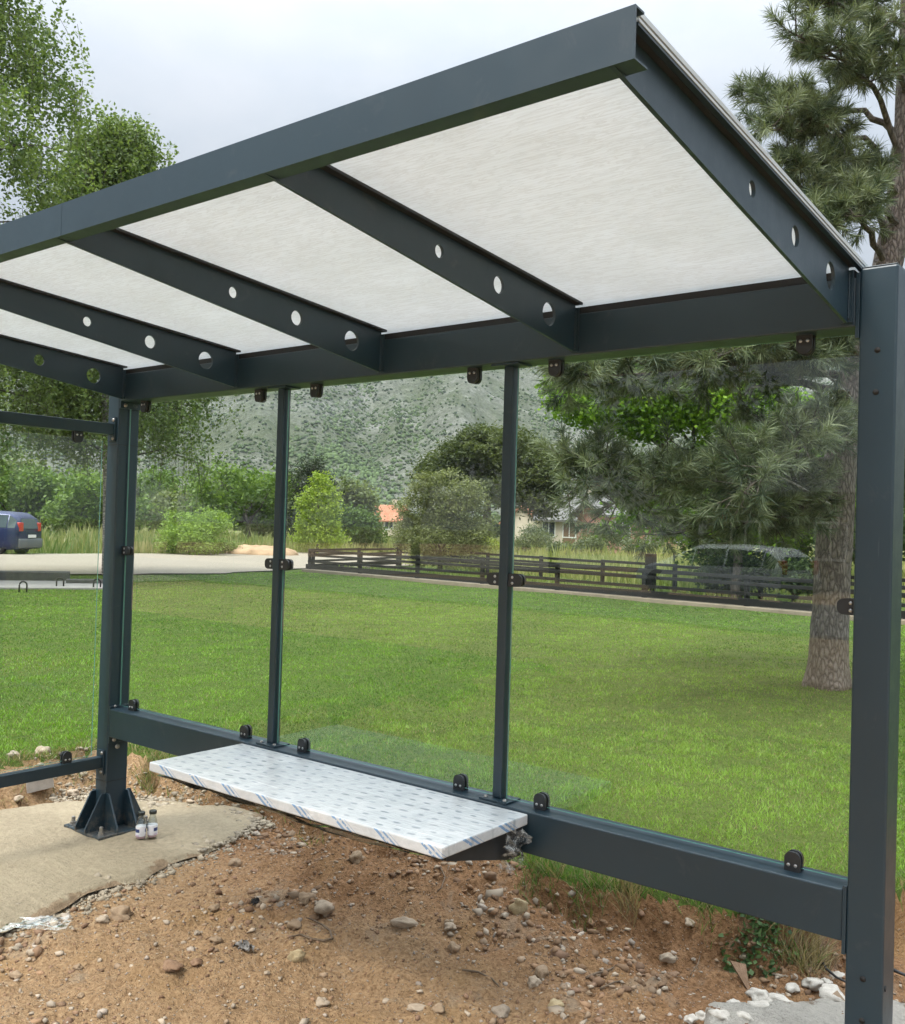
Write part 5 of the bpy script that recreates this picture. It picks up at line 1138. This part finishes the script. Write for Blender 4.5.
# belt of trees at the foot of the hill
nf = 900; t1 = NPR.uniform(R(-10), R(84), nf); r1_ = NPR.uniform(150, 330, nf); Ps, Cs = [], []
for a, b in zip(t1, r1_):
    g = NPR.uniform(1.6,3.4); m = 90; q = NPR.normal(0,1,(m,3)); q /= np.linalg.norm(q,axis=1)[:,None]; q *= NPR.uniform(.6,1,(m,1))*g; q[:,2] = q[:,2]*.8+g*.8
    Ps.append(q+np.array([-math.sin(a)*b, math.cos(a)*b, .2])); tcol = np.clip(NPR.normal(NPR.rand(),.15,m),0,1); Cs.append(mixcol((.04,.065,.022),(.13,.165,.06),tcol))
v, f = leafquads(np.vstack(Ps), 1.1, .9); tag(np_mesh('far_tree_belt', v, f, M['leaf'], np.repeat(np.vstack(Cs),4,0)), 'belt of green trees at the foot of the rocky hill', 'trees', None, 'stuff')

# ------------------------------------------------------------------ air, sky, light, camera
HAZE = 0.00017
if HAZE:
    bm = newbox(-1700, 420, -420, 1700, -6, 330); o = obj('haze', bm, None)
    t = NT('haze_air'); pv = t.n('ShaderNodeVolumePrincipled', Density=HAZE); pv.inputs['Color'].default_value = (.86,.92,1,1); pv.inputs['Anisotropy'].default_value = .2; t.l(pv.outputs[0], t.out.inputs['Volume'])
    o.data.materials.clear(); o.data.materials.append(t.m); tag(o, kind='stuff')
SUN_EL, SUN_AZ = R(58), R(196)        # azimuth: clockwise from +Y, the side the light comes from
w = bpy.data.worlds.new('World'); scene.world = w; w.use_nodes = True; nt = w.node_tree; nt.nodes.clear()
def wn(t_, **k):
    n = nt.nodes.new(t_)
    for a, b in k.items(): n.inputs[a].default_value = b
    return n
sky = wn('ShaderNodeTexSky'); sky.sky_type = 'NISHITA'; sky.sun_disc = False; sky.sun_elevation = SUN_EL; sky.sun_rotation = SUN_AZ; sky.air_density = 1.2; sky.dust_density = 2.0
tc = wn('ShaderNodeTexCoord'); sx = wn('ShaderNodeSeparateXYZ'); nt.links.new(tc.outputs['Generated'], sx.inputs[0])
def wm(op, a, b, clamp=False):
    n = wn('ShaderNodeMath'); n.operation = op; n.use_clamp = clamp
    for i, v in enumerate((a, b)):
        if hasattr(v, 'links'): nt.links.new(v, n.inputs[i])
        else: n.inputs[i].default_value = v
    return n.outputs[0]
el = wm('MAXIMUM', sx.outputs[2], 0.0)
# clouds lie on a flat deck: project the direction onto it
dv = wm('ADD', el, .16); cxn = wn('ShaderNodeCombineXYZ'); nt.links.new(wm('DIVIDE', sx.outputs[0], dv), cxn.inputs[0]); nt.links.new(wm('DIVIDE', sx.outputs[1], dv), cxn.inputs[1])
n1 = wn('ShaderNodeTexNoise', Scale=.9, Detail=7.0, Roughness=.55, Distortion=.5); nt.links.new(cxn.outputs[0], n1.inputs['Vector'])
n2 = wn('ShaderNodeTexNoise', Scale=2.6, Detail=6.0, Roughness=.6); nt.links.new(cxn.outputs[0], n2.inputs['Vector'])
cr = wn('ShaderNodeValToRGB'); cr.color_ramp.elements[0].position = .36; cr.color_ramp.elements[0].color = (.62,.70,.78,1); cr.color_ramp.elements[1].position = .64; cr.color_ramp.elements[1].color = (.93,.945,.965,1)
nt.links.new(wm('ADD', wm('MULTIPLY', n1.outputs['Fac'], .65), wm('MULTIPLY', n2.outputs['Fac'], .35)), cr.inputs['Fac'])
lum = wm('MULTIPLY', wm('ADD', wm('MULTIPLY', wm('MULTIPLY', wm('MULTIPLY', el, el), el), 18.0), 1.0), 1.88)      # an overcast sky is brightest overhead
vm = wn('ShaderNodeVectorMath'); vm.operation = 'SCALE'; nt.links.new(cr.outputs[0], vm.inputs[0]); nt.links.new(lum, vm.inputs['Scale'])
mx = wn('ShaderNodeMix'); mx.data_type = 'RGBA'; mx.inputs[0].default_value = .84; nt.links.new(sky.outputs[0], mx.inputs[6]); nt.links.new(vm.outputs[0], mx.inputs[7])
bg = wn('ShaderNodeBackground', Strength=.1); nt.links.new(mx.outputs[2], bg.inputs['Color']); ow = wn('ShaderNodeOutputWorld'); nt.links.new(bg.outputs[0], ow.inputs['Surface'])
sl = bpy.data.lights.new('sun', 'SUN'); sl.energy = 1.5; sl.angle = R(20); sl.color = (1,.95,.87); so = bpy.data.objects.new('sun', sl); COL.objects.link(so)
sd = Vector((math.sin(SUN_AZ)*math.cos(SUN_EL), math.cos(SUN_AZ)*math.cos(SUN_EL), math.sin(SUN_EL))); so.rotation_euler = sd.to_track_quat('Z','Y').to_euler()
cam = bpy.data.cameras.new('camera'); co = bpy.data.objects.new('camera', cam); COL.objects.link(co); scene.camera = co
cam.sensor_fit = 'HORIZONTAL'; cam.sensor_width = 36; cam.lens = 36*F/905; cam.clip_start = .05; cam.clip_end = 6000
co.matrix_world = Matrix(((_r[0],_u[0],-_f[0],CAM[0]),(_r[1],_u[1],-_f[1],CAM[1]),(_r[2],_u[2],-_f[2],CAM[2]),(0,0,0,1)))
vs = scene.view_settings; scene.display_settings.display_device = 'sRGB'; vs.view_transform = 'Standard'; vs.look = 'None'; vs.exposure = 1.28; vs.gamma = 1; vs.use_curve_mapping = False
scene.render.engine = 'CYCLES'; cy = scene.cycles; cy.use_denoising = True; cy.max_bounces = 8; cy.transparent_max_bounces = 24; cy.volume_bounces = 0; cy.diffuse_bounces = 4; cy.glossy_bounces = 4
cy.use_adaptive_sampling = True; cy.adaptive_threshold = .01
scene.render.resolution_x, scene.render.resolution_y = 905, 1024
